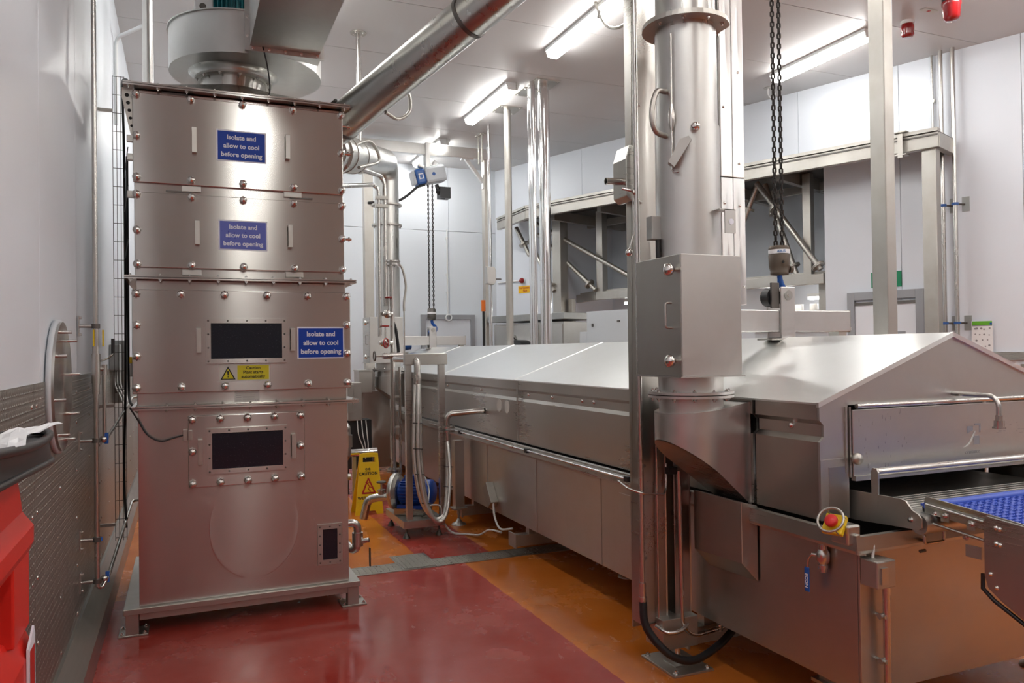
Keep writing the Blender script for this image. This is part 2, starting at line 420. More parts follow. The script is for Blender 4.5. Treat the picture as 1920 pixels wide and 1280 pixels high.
wbox(1.4, 5.85, -1.4, -.1, 3.77, 3.87).build('bay_soffit', M['white'], wr)
wbox(6.9, 12.5, .002, .03, 1.49, 1.57).build('bump_rail', M['steel'], wr)
wbox(7.7, 12.5, .002, .02, 0, 1.45).build('tread_plate', M['tread'], wr)
# wall behind the viewer
wb = MB().box(XW-.2, 12.4, YB-.2, YB, 0, H).build('wall_back', M['panel_back']); struct(wb, 'grey panel wall behind the viewer', 'wall')

# drain channel: frame and lift-out cover plates
dr = thing('drain_channel', 'narrow steel drain channel crossing the red and orange floor', 'drain', (1.75, 5.86, 0))
for y in (5.745, 5.955): MB().box(.9, 4.4, y, y+.01, -.02, .006).build('frame', M['steel'], dr)
for x0, x1 in ((.95, 1.52), (1.79, 2.42), (2.425, 3.05), (3.055, 3.7), (3.705, 4.35)):
    MB().box(x0, x1, 5.757, 5.953, -.02, .005).build('cover_plate', M['drain'], dr)
MB().box(1.51, 1.80, 5.74, 6.18, -.02, .004).build('sump_frame', M['steel'], dr)
MB().box(1.53, 1.78, 5.775, 6.16, -.01, .008).build('sump_cover', M['drain'], dr)
b_ = MB()
for x in (1.1, 1.35, 1.9, 2.2, 2.6): b_.cyl((x, 5.78, .004), (x, 5.78, .009), .008, 8).cyl((x, 5.93, .004), (x, 5.93, .009), .008, 8)
b_.build('screws', M['knob'], dr, stuff=True)

# ceiling battens
M['lamp'] = mat('lamp_diffuser', (.9, .9, .9), .4, emit=(1.0, .985, .95), es=LAMP)
def batten(x, y0, y1, label, z=H, group='white strip lights on the ceiling', rx=None):
    t = thing('strip_light', label, 'light', (x, (y0+y1)/2, z-.1), group)
    pr_ = [(-.055, 0), (-.075, -.03), (-.06, -.075), (-.03, -.09), (.03, -.09), (.06, -.075), (.075, -.03), (.055, 0)]
    MB().prism([(-.08, -.001), (-.085, -.035), (.085, -.035), (.08, -.001)], (x, y0-.01, z), (1, 0, 0), (0, 0, 1), (0, y1-y0+.02, 0)).build('housing', M['white'], t)
    MB().prism([(-.07, -.036), (-.06, -.08), (-.035, -.098), (.035, -.098), (.06, -.08), (.07, -.036)], (x, y0+.005, z), (1, 0, 0), (0, 0, 1), (0, y1-y0-.01, 0)).build('diffuser', M['lamp'], t)
    for yy in (y0-.012, y1+.002): MB().prism([(-.075, -.034), (-.06, -.086), (.06, -.086), (.075, -.034)], (x, yy, z), (1, 0, 0), (0, 0, 1), (0, .012, 0)).build('end_cap', M['white'], t)
    MB().cyl((x+.03, y0-.04, z), (x+.03, y0-.04, z-.06), .006, 8).pipe([(x+.03, y0-.04, z-.05), (x+.03, y0-.04, z-.11), (x+.03, y0+.02, z-.11), (x+.03, y0+.03, z-.07)], .004, .02, 6).build('hanger_hook', M['steel'], t)
    return t
LROWS = [('far strip light above the fryer, nearest the blue hoist', 3.48, 8.14), ('strip light crossing the ceiling beside the tall chrome pipes', 3.48, 5.66),
         ('strip light on the ceiling right of the dark hoist chains', 6.13, 5.54)]
LROWS.append(('farthest strip light at the far wall behind the blue hoist', 3.48, 10.66))
for lb, x, y in LROWS: batten(x, y, y+(1.42 if x < 5 else 1.30), lb)
for x in (.83, 3.48, 6.13):
    for y in (10.66, 8.14, 5.66, 3.18, .70, -1.78, -4.26):  # rearmost row is unseen, added to strengthen the streak on the tower
        if (x, y) in ((3.48, 8.14), (3.48, 5.66), (3.48, 10.66), (.83, 3.18)) or (x == 6.13 and y > 5): continue
        batten(x, y, y+1.42, 'strip light on the ceiling out of view above the machines')
for y in (3.18, .70, -1.78, -4.26): batten(8.6, y-.8, y+.62, 'strip light on the ceiling out of view above the machines')
# ------------------------------------------------------------ shared fittings
def star_knob_mesh():       # eight-lobed clamp knob, axis +Z
    mb = MB(); n = 24
    prof = [(.016, 0), (.017, .008), (.0205, .012), (.022, .018), (.019, .027), (.012, .032), (.001, .034)]
    vs = []
    for j, (r, h) in enumerate(prof):
        for i in range(n):
            a = 2*math.pi*i/n; k = 1+(.10*math.cos(8*a) if 1 < j < 5 else 0)
            vs.append((r*k*math.cos(a), r*k*math.sin(a), h))
    mb.add(vs, [(j*n+i, j*n+(i+1) % n, (j+1)*n+(i+1) % n, (j+1)*n+i) for j in range(len(prof)-1) for i in range(n)], True)
    mb.cyl((0, 0, -.006), (0, 0, .001), .024, 16)
    return mb.mesh('knob')
KNOB = star_knob_mesh()
HEX = MB().cyl((0, 0, 0), (0, 0, .012), .013, 6, sm=False).cyl((0, 0, 0), (0, 0, .003), .017, 12).cyl((0, 0, .012), (0, 0, .02), .007, 8).mesh('bolt')
DOME = MB().lathe([(.010, 0), (.0095, .004), (.006, .0075), (.0005, .009)], (0, 0, 0), n=12).mesh('bolt')
FACE = {'-y': (R(90), 0, 0), '-x': (0, R(-90), 0), '+x': (0, R(90), 0), '+z': (0, 0, 0), '-z': (R(180), 0, 0)}
def knob(parent, p, d='-y', sc=1., m='knob'): return inst('knob', KNOB, M['knob'], parent, p, FACE[d], (sc,)*3)
def bolt(parent, p, d='-y', sc=1., me=None): return inst('bolt', me or HEX, M['knob'], parent, p, FACE[d], (sc,)*3)
def handle(parent, x, z0, z1, y, w=.026, d=.035, m='steel_dull'):
    return MB().box(x-w/2, x+w/2, y-d, y-d+.006, z0, z1).box(x-w/2, x+w/2, y-d+.004, y, z0, z0+.008).box(x-w/2, x+w/2, y-d+.004, y, z1-.008, z1).build('handle', M[m], parent)
def frame4(x0, x1, z0, z1, w, y0, y1):
    return MB().box(x0, x1, y0, y1, z0, z0+w).box(x0, x1, y0, y1, z1-w, z1).box(x0, x0+w, y0, y1, z0+w, z1-w).box(x1-w, x1, y0, y1, z0+w, z1-w)
def window(parent, x0, x1, z0, z1, w, y, nx, nz, fm='steel_tower'):
    o = frame4(x0, x1, z0, z1, w, y-.014, y).build('window_frame', M[fm], parent)
    MB().box(x0+w-.002, x1-w+.002, y-.006, y-.001, z0+w-.002, z1-w+.002).build('pane', M['window'], o)
    s = MB()
    for i in range(nx):
        for zz in (z0+w/2, z1-w/2): s.lathe([(.006, 0), (.005, .003), (.0005, .004)], (x0+w/2+(x1-x0-w)*i/(nx-1), y-.014, zz), (0, -1, 0), 8)
    for i in range(1, nz-1):
        for xx in (x0+w/2, x1-w/2): s.lathe([(.006, 0), (.005, .003), (.0005, .004)], (xx, y-.014, z0+w/2+(z1-z0-w)*i/(nz-1)), (0, -1, 0), 8)
    s.build('screws', M['dark_steel'], o, stuff=True)
    return o

# ------------------------------------------------------------ scrubber tower
TY = 5.10; TB = 6.33
tw = thing('exhaust_tower', 'tall square stainless steel exhaust tower with bolted hatches and two dark windows', 'machine', (.36, 5.7, 0))
MB().box(-.252, .98, TY, TB, .17, 1.325).build('lower_body', M['steel_tower'], tw, bev=.004)
vs = []; nx_, nz_ = 48, 46
for j in range(nz_+1):
    for i in range(nx_+1):
        x = -.25+1.228*i/nx_; z = .172+1.152*j/nz_; r2 = ((x-.40)/.30)**2+((z-.58)/.36)**2
        e = min(1, min(i, nx_-i)/4)*min(1, min(j, nz_-j)/4)
        vs.append((x, TY-.004-(.0055*math.exp(-r2*.9))*e, z))
MB().add(vs, [(j*(nx_+1)+i, j*(nx_+1)+i+1, (j+1)*(nx_+1)+i+1, (j+1)*(nx_+1)+i) for j in range(nz_) for i in range(nx_)], True).build('front_sheet', M['steel_tower'], tw)
MB().box(-.256, .976, TY, TB, 1.345, 2.095).build('middle_body', M['steel_tower'], tw, bev=.004)
MB().box(-.262, .967, TY, TB, 2.12, 3.225).build('upper_body', M['steel_tower'], tw, bev=.004)
MB().box(-.335, 1.045, 5.06, 6.37, .135, .17).build('base_frame', M['steel_dull'], tw, bev=.003)
MB().box(-.25, .98, 5.10, 5.13, .09, .134).build('base_rail', M['steel_dull'], tw)
fls = []
for z, x0, x1 in ((1.325, -.285, 1.043), (2.097, -.315, 1.035), (3.232, -.316, 1.006)):
    fo = MB().box(x0, x1, 5.035, 6.39, z, z+.009).build('flange', M['steel_tower'], tw)
    MB().box(x0+.01, x1-.01, 5.045, 6.38, z+.009, z+.012).build('gasket', M['black'], fo)
    MB().box(x0, x1, 5.035, 6.39, z+.012, z+.021).build('flange_plate', M['steel_tower'], fo)
    for i in range(9):
        x = x0+.03+(x1-x0-.06)*i/8
        bolt(fo, (x, 5.06, z), '-z', .75); bolt(fo, (x, 5.06, z+.021), '+z', .6)
# roof cone up to the fan inlet
cx, cy = .335, 5.70
n = 32; top = [(cx+.235*math.cos(2*math.pi*i/n), cy+.235*math.sin(2*math.pi*i/n), 3.44) for i in range(n)]
bot = []
for i in range(n):
    a = 2*math.pi*i/n; c_, s_ = math.cos(a), math.sin(a); k = .615/max(abs(c_), abs(s_)); bot.append((.352+k*c_, 5.715+k*s_, 3.253))
MB().add(bot+top, [(i, (i+1) % n, n+(i+1) % n, n+i) for i in range(n)]).build('roof_cone', M['steel_tower'], tw)
MB().cyl((cx, cy, 3.43), (cx, cy, 3.52), .215, 32).build('neck', M['steel_tower'], tw)
# hatches
h1 = MB().box(-.268, .965, 5.082, TY, 2.672, 3.205).build('hatch', M['steel_tower'], tw, bev=.004)
h2 = MB().box(-.262, .968, 5.082, TY, 2.168, 2.616).build('hatch', M['steel_tower'], tw, bev=.004)
h3 = MB().box(-.279, 1.002, 5.078, TY, 1.421, 2.037).build('hatch', M['steel_tower'], tw, bev=.004)
h4 = MB().box(.021, .705, 5.08, TY, .845, 1.279).build('window_plate', M['steel_tower'], tw, bev=.004)
XS = (-.248, .05, .347, .652, .955)
for h, zs in ((h1, (3.192, 2.946, 2.702)), (h2, (2.600, 2.388, 2.187))):
    for j, z in enumerate(zs):
        for x in (XS if j != 1 else (XS[0], XS[-1])): knob(h, (x, 5.08, z))
for j, z in enumerate((2.012, 1.827, 1.642, 1.455)):
    for x in ((-.256, -.013, .233, .482, .729, .977) if j in (0, 3) else (-.254, .977)): knob(h3, (x, 5.076, z), sc=1.05)
for j, z in enumerate((1.256, 1.064, .87)):
    for x in ((.044, .202, .36, .52, .679) if j != 1 else (.044, .678)): knob(h4, (x, 5.078, z), sc=1.05)
handle(h1, .069, 2.868, 3.018, 5.082); handle(h1, .615, 2.874, 3.024, 5.082)
handle(h2, .082, 2.313, 2.455, 5.082); handle(h2, .626, 2.316, 2.458, 5.082)
handle(h3, .085, 1.66, 1.806, 5.078); handle(h3, .635, 1.664, 1.807, 5.078)
handle(h4, .088, .986, 1.135, 5.08); handle(h4, .634, .99, 1.14, 5.08)
window(h3, .124, .599, 1.592, 1.867, .029, 5.078, 5, 4)
window(h4, .126, .599, .922, 1.198, .029, 5.08, 5, 4)
sw = window(tw, .780, .937, .290, .549, .032, TY, 3, 5, 'steel_dull'); sw['label'] = 'small upright inspection window low on the tower'
for x, z in ((.051, 2.652), (.647, 2.656), (.05, 2.145), (.653, 2.149)):
    MB().box(x-.055, x+.055, 5.088, TY, z-.018, z+.018).build('bracket', M['steel_dull'], tw, bev=.003)
for x, z in ((-.02, 2.632), (.70, 2.638), (-.04, 3.222), (.73, 3.224)):
    MB().box(x-.07, x+.07, 5.091, TY, z-.004, z+.004).build('locking_pin', M['dark_steel'], tw)
# weld seam across the lower body, gusset with holes at the top left
g_ = MB().prism([(0, 0), (0, .04), (-.062, .04), (-.062, -.02), (-.012, -.26), (0, -.26)], (-.262, 5.095, 3.19), (1, 0, 0), (0, 0, 1), (0, .012, 0)).build('gusset', M['steel_dull'], tw)
for i in range(5): MB().cyl((-.262-.035+.006*i, 5.0945, 3.185-.045*i), (-.262-.035+.006*i, 5.094, 3.185-.045*i), .012-.001*i, 12).build('hole', M['dark'], g_)
# clasps on the left edge, studs on the right
for z in (2.93, 2.60, 2.82): MB().box(-.30, -.262, 5.09, 5.12, z-.02, z+.02).build('clasp', M['steel'], tw, bev=.003)
for z in (2.95, 2.39, 3.13): MB().cyl((.967, 5.11, z), (1.02, 5.11, z), .008, 8).cyl((1.0, 5.11, z), (1.008, 5.11, z), .016, 6).build('stud', M['knob'], tw)
# data plate
dp = MB().box(.288, .434, 5.097, TY, 1.352, 1.418).build('data_plate', M['label_grey'], tw)
pl = MB()
for k in range(4): pl.box(.297, .297+(.128 if k == 0 else .03), 5.0962, 5.097, 1.405-.014*k, 1.407-.014*k)
for k in range(3): pl.box(.335, .405, 5.0962, 5.097, 1.392-.014*k, 1.3935-.014*k).box(.335, .405, 5.0962, 5.097, 1.383-.014*k, 1.3845-.014*k)
pl.build('print', M['ink_grey'], dp, stuff=True)
lettering('CE', .016, M['ink_grey'], dp, (.419, 5.0968, 1.36))
# four legs with bolted foot plates
for x, xa in ((-.29, -.284), (1.005, 1.012)):
    for y in (5.12, 6.30):
        lg = MB().box(x-.035, x+.035, y-.03, y-.022, .012, .135).box(x-.035, x-.027, y-.022, y+.04, .012, .135).box(x+.027, x+.035, y-.022, y+.04, .012, .135).build('leg', M['steel_dull'], tw)
        MB().box(xa-.08, xa+.08, y-.035, y+.125, 0, .012).build('foot_plate', M['steel_dull'], lg, bev=.002)
        for dx in (-.062, .062):
            for dy in (-.015, .10): bolt(lg, (xa+dx, y+dy, .012), '+z', .8)
# signs stuck on the hatches
def blue_sign(parent, x0, x1, z0, z1, y, m, tilt=0):
    o = MB().box(x0, x1, y-.0015, y, z0, z1).build('safety_sign', M['sign_white'], parent, label='blue isolate and allow to cool sign')
    MB().box(x0+.008, x1-.008, y-.0022, y-.0015, z0+.008, z1-.008).build('blue_field', M[m], o)
    cxx = (x0+x1)/2; czz = (z0+z1)/2; hh = (z1-z0)
    for k, t in enumerate(('Isolate and', 'allow to cool', 'before opening')):
        lettering(t, hh*.205, M['sign_white'], o, (cxx, y-.0026, czz+hh*(.27-.275*k)), bold=.0011)
blue_sign(h1, .194, .487, 2.836, 3.029, 5.082, 'sign_blue')
blue_sign(h2, .202, .489, 2.288, 2.474, 5.082, 'sign_faded')
blue_sign(h3, .664, .960, 1.613, 1.815, 5.0775, 'sign_blue')
cs = MB().box(.197, .498, 5.0765, 5.078, 1.482, 1.585).build('caution_sign', M['label_grey'], h3, label='yellow caution plant starts automatically label')
MB().box(.304, .490, 5.0758, 5.0765, 1.490, 1.578).build('yellow_field', M['sign_yellow'], cs)
MB().prism([(.206, 1.492), (.294, 1.492), (.250, 1.574)], (0, 5.0758, 0), (1, 0, 0), (0, 0, 1), (0, .0007, 0)).build('triangle_border', M['ink'], cs)
MB().prism([(.217, 1.498), (.283, 1.498), (.250, 1.560)], (0, 5.0750, 0), (1, 0, 0), (0, 0, 1), (0, .0007, 0)).build('triangle_fill', M['sign_yellow'], cs)
MB().prism([(.2465, 1.518), (.2535, 1.518), (.2555, 1.545), (.2445, 1.545)], (0, 5.0744, 0), (1, 0, 0), (0, 0, 1), (0, .0005, 0)).cyl((.25, 5.0744, 1.509), (.25, 5.0749, 1.509), .004, 10).build('exclamation_mark', M['ink'], cs)
for k, t in enumerate(('Caution', 'Plant starts', 'automatically')): lettering(t, .0265, M['ink'], cs, (.397, 5.0755, 1.562-.0265*k), bold=.0005)
# magnetic switch on the window plate with its cable
MB().box(-.008, .018, 5.085, TY, 1.13, 1.20).box(.022, .045, 5.075, 5.08, 1.135, 1.195).build('door_switch', M['steel_dull'], tw, bev=.003)
MB().tube(spline([(-.29, 5.03, 1.345), (-.25, 5.06, 1.27), (-.20, 5.07, 1.18), (-.13, 5.07, 1.138), (-.07, 5.075, 1.15), (-.006, 5.09, 1.165)]), .005, 8).build('switch_cable', M['black'], tw)
# drain and fill pipework on the right flank
MB().pipe([(.97, 5.16, .525), (1.05, 5.16, .525), (1.05, 5.16, .30), (.97, 5.3, .40)], .026, .05, 12).build('drain_pipe', M['pipe'], tw)
MB().cyl((1.05, 5.16, .37), (1.05, 5.16, .46), .036, 14).cyl((1.05, 5.16, .395), (1.12, 5.13, .41), .016, 10).build('valve', M['pipe'], tw)
MB().box(1.118, 1.126, 5.11, 5.13, .24, .36).build('valve_lever', M['black'], tw)
MB().pipe([(.97, 5.5, 1.145), (1.05, 5.5, 1.145), (1.05, 5.5, .90), (.96, 5.5, .90)], .030, .05, 12).build('fill_pipe', M['pipe'], tw)
MB().cyl((1.05, 5.5, .985), (1.05, 5.5, 1.07), .040, 12).build('fill_valve', M['pipe'], tw)
MB().box(1.0, 1.025, 5.47, 5.53, .93, 1.12).build('yellow_lever', M['yellow2'], tw)

# ------------------------------------------------------------ extractor fan on the tower
fx, fy = .40, 5.71
fan = thing('extractor_fan', 'round stainless extractor fan with teal motor on top of the tower', 'fan', (fx, fy, 3.52))
n = 56; sp = []
for i in range(n+1):
    a = R(-40)-2*math.pi*(n-i)/n*(320/360.); r = .475+.075*(i/n)**1.3
    sp.append((r*math.cos(a), r*math.sin(a)))
# scroll: spiral wall that opens into the outlet facing the viewer
poly = []
for i in range(41):
    a = R(180-  i*6.2)  # from the left, over the back, round to the right front
    r = .48+.06*i/40; poly.append((fx+r*math.cos(a), fy+r*math.sin(a)))
poly += [(.845, 5.30), (.845, 5.19), (.40, 5.19), (.40, 5.232)]
for i in range(1, 9):
    a = R(-90-i*9.6); poly.append((fx+.48*math.cos(a), fy+.48*math.sin(a)))
sc_ = MB().prism(poly, (0, 0, 3.575), (1, 0, 0), (0, 1, 0), (0, 0, .27), True).build('scroll_casing', M['steel_bare'], fan); sc_.data.set_sharp_from_angle(angle=R(25))
rim = [(fx+(a-fx)*1.025, fy+(b-fy)*1.025) for a, b in poly]
MB().prism(rim, (0, 0, 3.845), (1, 0, 0), (0, 1, 0), (0, 0, .008)).build('top_plate', M['steel_bare'], fan)
MB().lathe([(.24, 3.528), (.225, 3.55), (.30, 3.577)], (cx, cy, 0), n=32).build('inlet_cone', M['steel_duct'], fan)
MB().hollow((cx, cy, 3.520), (cx, cy, 3.534), .255, .20, 36).build('inlet_flange', M['steel_dull'], fan)
for i in range(12):
    a = 2*math.pi*i/12+.1; bolt(fan, (cx+.24*math.cos(a), cy+.24*math.sin(a), 3.52), '-z', .8)
# outlet flange frame
of = MB().box(.372, .402, 5.16, 5.19, 3.57, 4.12).box(.835, .865, 5.16, 5.19, 3.57, 4.12).box(.402, .835, 5.16, 5.19, 3.57, 3.605).box(.402, .835, 5.16, 5.19, 4.09, 4.12).build('outlet_flange', M['steel_bare'], fan)
for i in range(5): bolt(of, (.42+.10*i, 5.16, 3.587), '-y', .6)
for i in range(4): bolt(of, (.387, 5.16, 3.66+.12*i), '-y', .6)
mo = MB().cyl((.33, 5.62, 3.86), (.33, 5.62, 4.34), .125, 24).build('motor', M['teal'], fan)
for i in range(30):
    a = 2*math.pi*i/30; c_, s_ = math.cos(a), math.sin(a)
    MB().obox((.33+.135*c_, 5.62+.135*s_, 4.09), Vector((c_, s_, 0))*.022, Vector((-s_, c_, 0))*.003, (0, 0, .19)).build('cooling_fin', M['teal'], mo)
MB().box(.085, .20, 5.52, 5.66, 3.86, 4.12).build('control_box', M['white'], fan, bev=.008)
MB().cyl((.135, 5.518, 3.955), (.135, 5.52, 3.955), .022, 16).build('cable_gland', M['dark_steel'], fan)
MB().tube(spline([(.45, 5.18, 4.2), (.445, 5.14, 3.9), (.46, 5.13, 3.68), (.51, 5.2, 3.5), (.53, 5.25, 3.36), (.50, 5.2, 3.27)]), .005, 8).build('cable', M['black'], fan)
# rectangular duct running from the fan outlet over the viewer's head
du = thing('rectangular_duct', 'rectangular steel duct running forward overhead from the fan outlet', 'duct', (.62, 4.4, 3.6))
MB().prism([(5.158, 3.6), (3.95, 3.6), (3.55, 4.0), (3.55, H-.002), (4.0, H-.002), (4.0, 4.09), (5.158, 4.09)], (.402, 0, 0), (0, 1, 0), (0, 0, 1), (.433, 0, 0)).build('duct_body', M['steel_bare'], du)
for x in (.39, .845): MB().cyl((x, 4.2, 3.58), (x, 4.2, H), .006, 8).build('hanger_rod', M['steel'], du)
MB().box(.37, .865, 4.18, 4.22, 3.575, 3.599).build('hanger_bar', M['steel_dull'], du)

# ------------------------------------------------------------ round ducts between the stacks and the tower
dd = thing('diagonal_duct', 'large round steel duct climbing diagonally from the tower towards the near stack', 'duct', (.93, 5.5, 3.2))
A = Vector((.90, 5.60, 3.15)); B = Vector((2.22, 3.085, 4.08)); ax = (B-A).normalized()
MB().tube([A, A+ax*.9, A+ax*1.8, B-ax*.32], .125, 36).build('pipe', M['steel_duct'], dd)
MB().tube(fillet([B-ax*.33, B, (2.22, 3.085, 3.62)], .22, 10), .128, 36).build('elbow', M['steel_duct'], dd)
for t in (.28, 1.52):
    p = A+ax*t; MB().hollow(p-ax*.012, p+ax*.012, .131, .12, 36).build('band_clamp', M['dark_steel'], dd)
    u_, w_, _ = basis(ax); MB().cyl(p-ax*.02+Vector((-.09, -.07, .09)), p+ax*.05+Vector((-.09, -.07, .09)), .012, 10).build('clamp_bolt', M['dark_steel'], dd)
p = A+ax*.62
MB().tube(spline([p+Vector((.07, -.03, -.11)), p+Vector((.17, .02, -.13)), p+Vector((.26, .06, -.05)), p+Vector((.24, .06, .08)), p+Vector((.10, .03, .10))]), .012, 10).build('bonding_hose', M['steel_dull'], dd)
ed = thing('elbow_duct', 'round steel duct bending down from the tower to the far stack', 'duct', (1.0, 5.7, 3.0))
A2 = Vector((.93, 5.55, 3.07)); B2 = Vector((2.33, 9.46, 4.0)); C2 = Vector((2.33, 9.46, 3.46))
MB().tube(fillet([A2, B2, C2], .50, 14), .15, 36).build('pipe', M['steel_duct'], ed)
ax2 = (B2-A2).normalized()
for t in (.22, .62, 1.3):
    p = A2+ax2*t; MB().hollow(p-ax2*.008, p+ax2*.008, .166 if t < .3 else .156, .145, 36).build('band_clamp', M['steel_dull'], ed)
p = A2+ax2*.3
for a in range(8):
    u_, w_, _ = basis(ax2); q = A2+ax2*.205+.158*(u_*math.cos(a*.785)+w_*math.sin(a*.785)); MB().cyl(q, q+ax2*.03, .012, 8).build('clamp_bolt', M['knob'], ed)
MB().tube(spline([p+ax2*.35+Vector((.05, -.14, .02)), p+ax2*.8+Vector((.16, -.12, .10)), p+ax2*1.1+Vector((.2, -.12, -.05)), p+ax2*.5+Vector((.10, -.14, -.13))]), .014, 8).build('bonding_hose', M['steel_dull'], ed)
# ------------------------------------------------------------ continuous fryer
FX0, FX1, FR, FY0, FY1 = 2.5, 4.12, 3.31, 2.56, 11.2
fr = thing('industrial_fryer', 'long stainless steel fryer with a pitched roof hood and steel side panels', 'machine', (3.31, 6.8, 0))
SEAM = [2.56, 4.067, 5.86, 7.80, 9.60, FY1]
sl = Vector((.81, 0, .293)).normalized(); nl = Vector((-sl.z, 0, sl.x))
for k in range(5):
    y0, y1 = SEAM[k], SEAM[k+1]
    for s in (-1, 1):
        e = Vector((FR+s*.825, 0, 1.400)); a = Vector((FR, 0, 1.6985))
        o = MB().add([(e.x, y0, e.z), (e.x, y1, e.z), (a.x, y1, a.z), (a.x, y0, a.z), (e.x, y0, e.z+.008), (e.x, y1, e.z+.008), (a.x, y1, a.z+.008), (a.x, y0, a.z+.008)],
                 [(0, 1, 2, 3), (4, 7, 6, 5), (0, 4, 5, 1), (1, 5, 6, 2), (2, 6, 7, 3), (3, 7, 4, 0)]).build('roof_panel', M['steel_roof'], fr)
        if k < 4:
            MB().add([(e.x, y1-.006, e.z+.008), (e.x, y1+.006, e.z+.008), (a.x, y1+.006, a.z+.008), (a.x, y1-.006, a.z+.008), (e.x, y1-.003, e.z+.013), (e.x, y1+.003, e.z+.013), (a.x, y1+.003, a.z+.013), (a.x, y1-.003, a.z+.013)],
                     [(0, 1, 2, 3), (4, 7, 6, 5), (0, 4, 5, 1), (1, 5, 6, 2), (2, 6, 7, 3), (3, 7, 4, 0)]).build('roof_seam', M['steel_roof'], o)
        if k == 0:     # folded front edge of the roof
            MB().add([(e.x, FY0-.012, e.z-.012), (e.x, FY0+.002, e.z-.012), (a.x, FY0+.002, a.z-.012), (a.x, FY0-.012, a.z-.012), (e.x, FY0-.012, e.z+.010), (e.x, FY0+.002, e.z+.010), (a.x, FY0+.002, a.z+.010), (a.x, FY0-.012, a.z+.010)],
                     [(0, 1, 2, 3), (4, 7, 6, 5), (0, 4, 5, 1), (1, 5, 6, 2), (2, 6, 7, 3), (3, 7, 4, 0)]).build('roof_edge', M['steel_roof'], o)
# folded hood sides (profile in X, Z), panel by panel
prof = [(2.5, 1.400), (2.5, 1.332), (2.522, 1.312), (2.522, 1.260), (2.5, 1.238), (2.5, .907), (2.512, .907), (2.512, 1.232), (2.534, 1.255), (2.534, 1.316), (2.512, 1.336), (2.512, 1.40)]
HS = [(FY0+.013, 2.965), (2.985, 5.845), (5.853, 8.70), (8.708, FY1)]
for y0, y1 in HS:
    for s in (1, -1):
        pp = prof if s == 1 else [(2*FR-a, b) for a, b in prof][::-1]
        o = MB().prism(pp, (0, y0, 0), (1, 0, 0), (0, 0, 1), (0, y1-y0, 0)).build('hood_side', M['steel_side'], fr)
        if s == 1 and y0 > 2.9 and y0 < 8: MB().box(2.4965, 2.50, y1-.035, y1-.003, .91, 1.395).build('seam_strip', M['steel'], o)
for y in (2.75, 4.58, 4.746, 5.219, 5.648, 6.711, 7.7): inst('bolt', DOME, M['knob'], fr, (2.522, y, 1.296), FACE['-x'], (1.5,)*3)
for y in (6.06, 6.235): MB().lathe([(.055, 0), (.055, .002)], (2.5, y-.01, 1.175), (-1, 0, 0), 24).cyl((2.499, y-.01, 1.175), (2.497, y-.01, 1.175), .054, 24).build('white_sticker', M['label_grey'], fr, label='pale round sticker')
# front end wall of the hood: gable, left post, right post
gab = [(2.5, .905), (2.66, .905), (2.66, 1.392), (3.96, 1.392), (3.96, .905), (4.12, .905), (4.12, 1.238), (4.098, 1.26), (4.098, 1.312), (4.12, 1.332), (4.12, 1.402), (FR, 1.694), (2.5, 1.402), (2.5, 1.332), (2.522, 1.312), (2.522, 1.26), (2.5, 1.238)]
MB().prism(gab, (0, FY0, 0), (1, 0, 0), (0, 0, 1), (0, .012, 0)).build('front_gable', M['steel_bare'], fr)
MB().box(2.5, 2.66, FY0-.002, FY0, .905, 1.163).build('corner_plate', M['steel_bare'], fr)
MB().prism([(2.545, .93), (2.63, .915), (2.645, .93), (2.645, 1.13), (2.545, 1.13)], (0, FY0-.004, 0), (1, 0, 0), (0, 0, 1), (0, .002, 0)).build('cover_plate', M['steel'], fr)
# lifting front flap with its hinge rail and knob
fd = MB().box(2.668, 3.952, 2.540, 2.552, 1.086, 1.372).build('front_flap', M['steel_bare'], fr, label='scuffed flap across the fryer mouth', bev=.003)
MB().box(2.668, 3.952, 2.528, 2.552, 1.066, 1.086).build('flap_lip', M['steel_bare'], fd)
MB().cyl((2.685, 2.535, 1.388), (3.95, 2.535, 1.388), .011, 14).build('hinge_rail', M['pipe'], fd)
MB().box(2.640, 2.650, 2.552, 2.560, 1.10, 1.385).box(2.656, 2.664, 2.546, 2.560, 1.08, 1.385).build('slide_track', M['steel_dull'], fr)
MB().box(2.651, 2.655, 2.5575, 2.5595, 1.12, 1.37).build('slot', M['dark'], fr)
MB().lathe([(.012, 0), (.012, .015), (.024, .018), (.026, .03), (.022, .04), (.0005, .043)], (2.668, 2.546, 1.163), (0, -1, 0), 20).build('knob', M['steel_dull'], fd)
# printed mark on the flap, as far as it is still legible
lg = MB().box(3.420, 3.460, 2.5388, 2.5394, 1.178, 1.219).box(3.429, 3.470, 2.5388, 2.5394, 1.268, 1.277).box(3.461, 3.470, 2.5388, 2.5394, 1.234, 1.268)
lg.prism([(3.378, 1.232), (3.418, 1.248), (3.418, 1.266), (3.378, 1.266)], (0, 2.5388, 0), (1, 0, 0), (0, 0, 1), (0, .0006, 0))
lg.build('logo', M['ink_grey'], fd, stuff=True)
MB().prism([(3.352, 1.170), (3.385, 1.190), (3.428, 1.243), (3.437, 1.240), (3.400, 1.186), (3.370, 1.168)], (0, 2.5384, 0), (1, 0, 0), (0, 0, 1), (0, .0006, 0)).build('logo_swoosh', M['label_grey'], fd)
lettering('ormance', .0285, M['ink_grey'], fd, (3.412, 2.5393, 1.147))
sc = MB(); random.seed(3)
for i in range(34):
    x = 2.70+random.random()**1.4*.30; z = 1.10+random.random()*.25; w = random.uniform(.001, .0025); h = random.uniform(.004, .03)
    sc.box(x, x+w, 2.5392, 2.54, z, z+h*.6)
for i in range(20): x = 3.56+random.random()*.2; z = 1.20+random.random()*.08; sc.box(x, x+random.uniform(.005, .03), 2.5392, 2.54, z, z+.0014)
sc.build('scuff_marks', M['ink_grey'], fd, stuff=True)
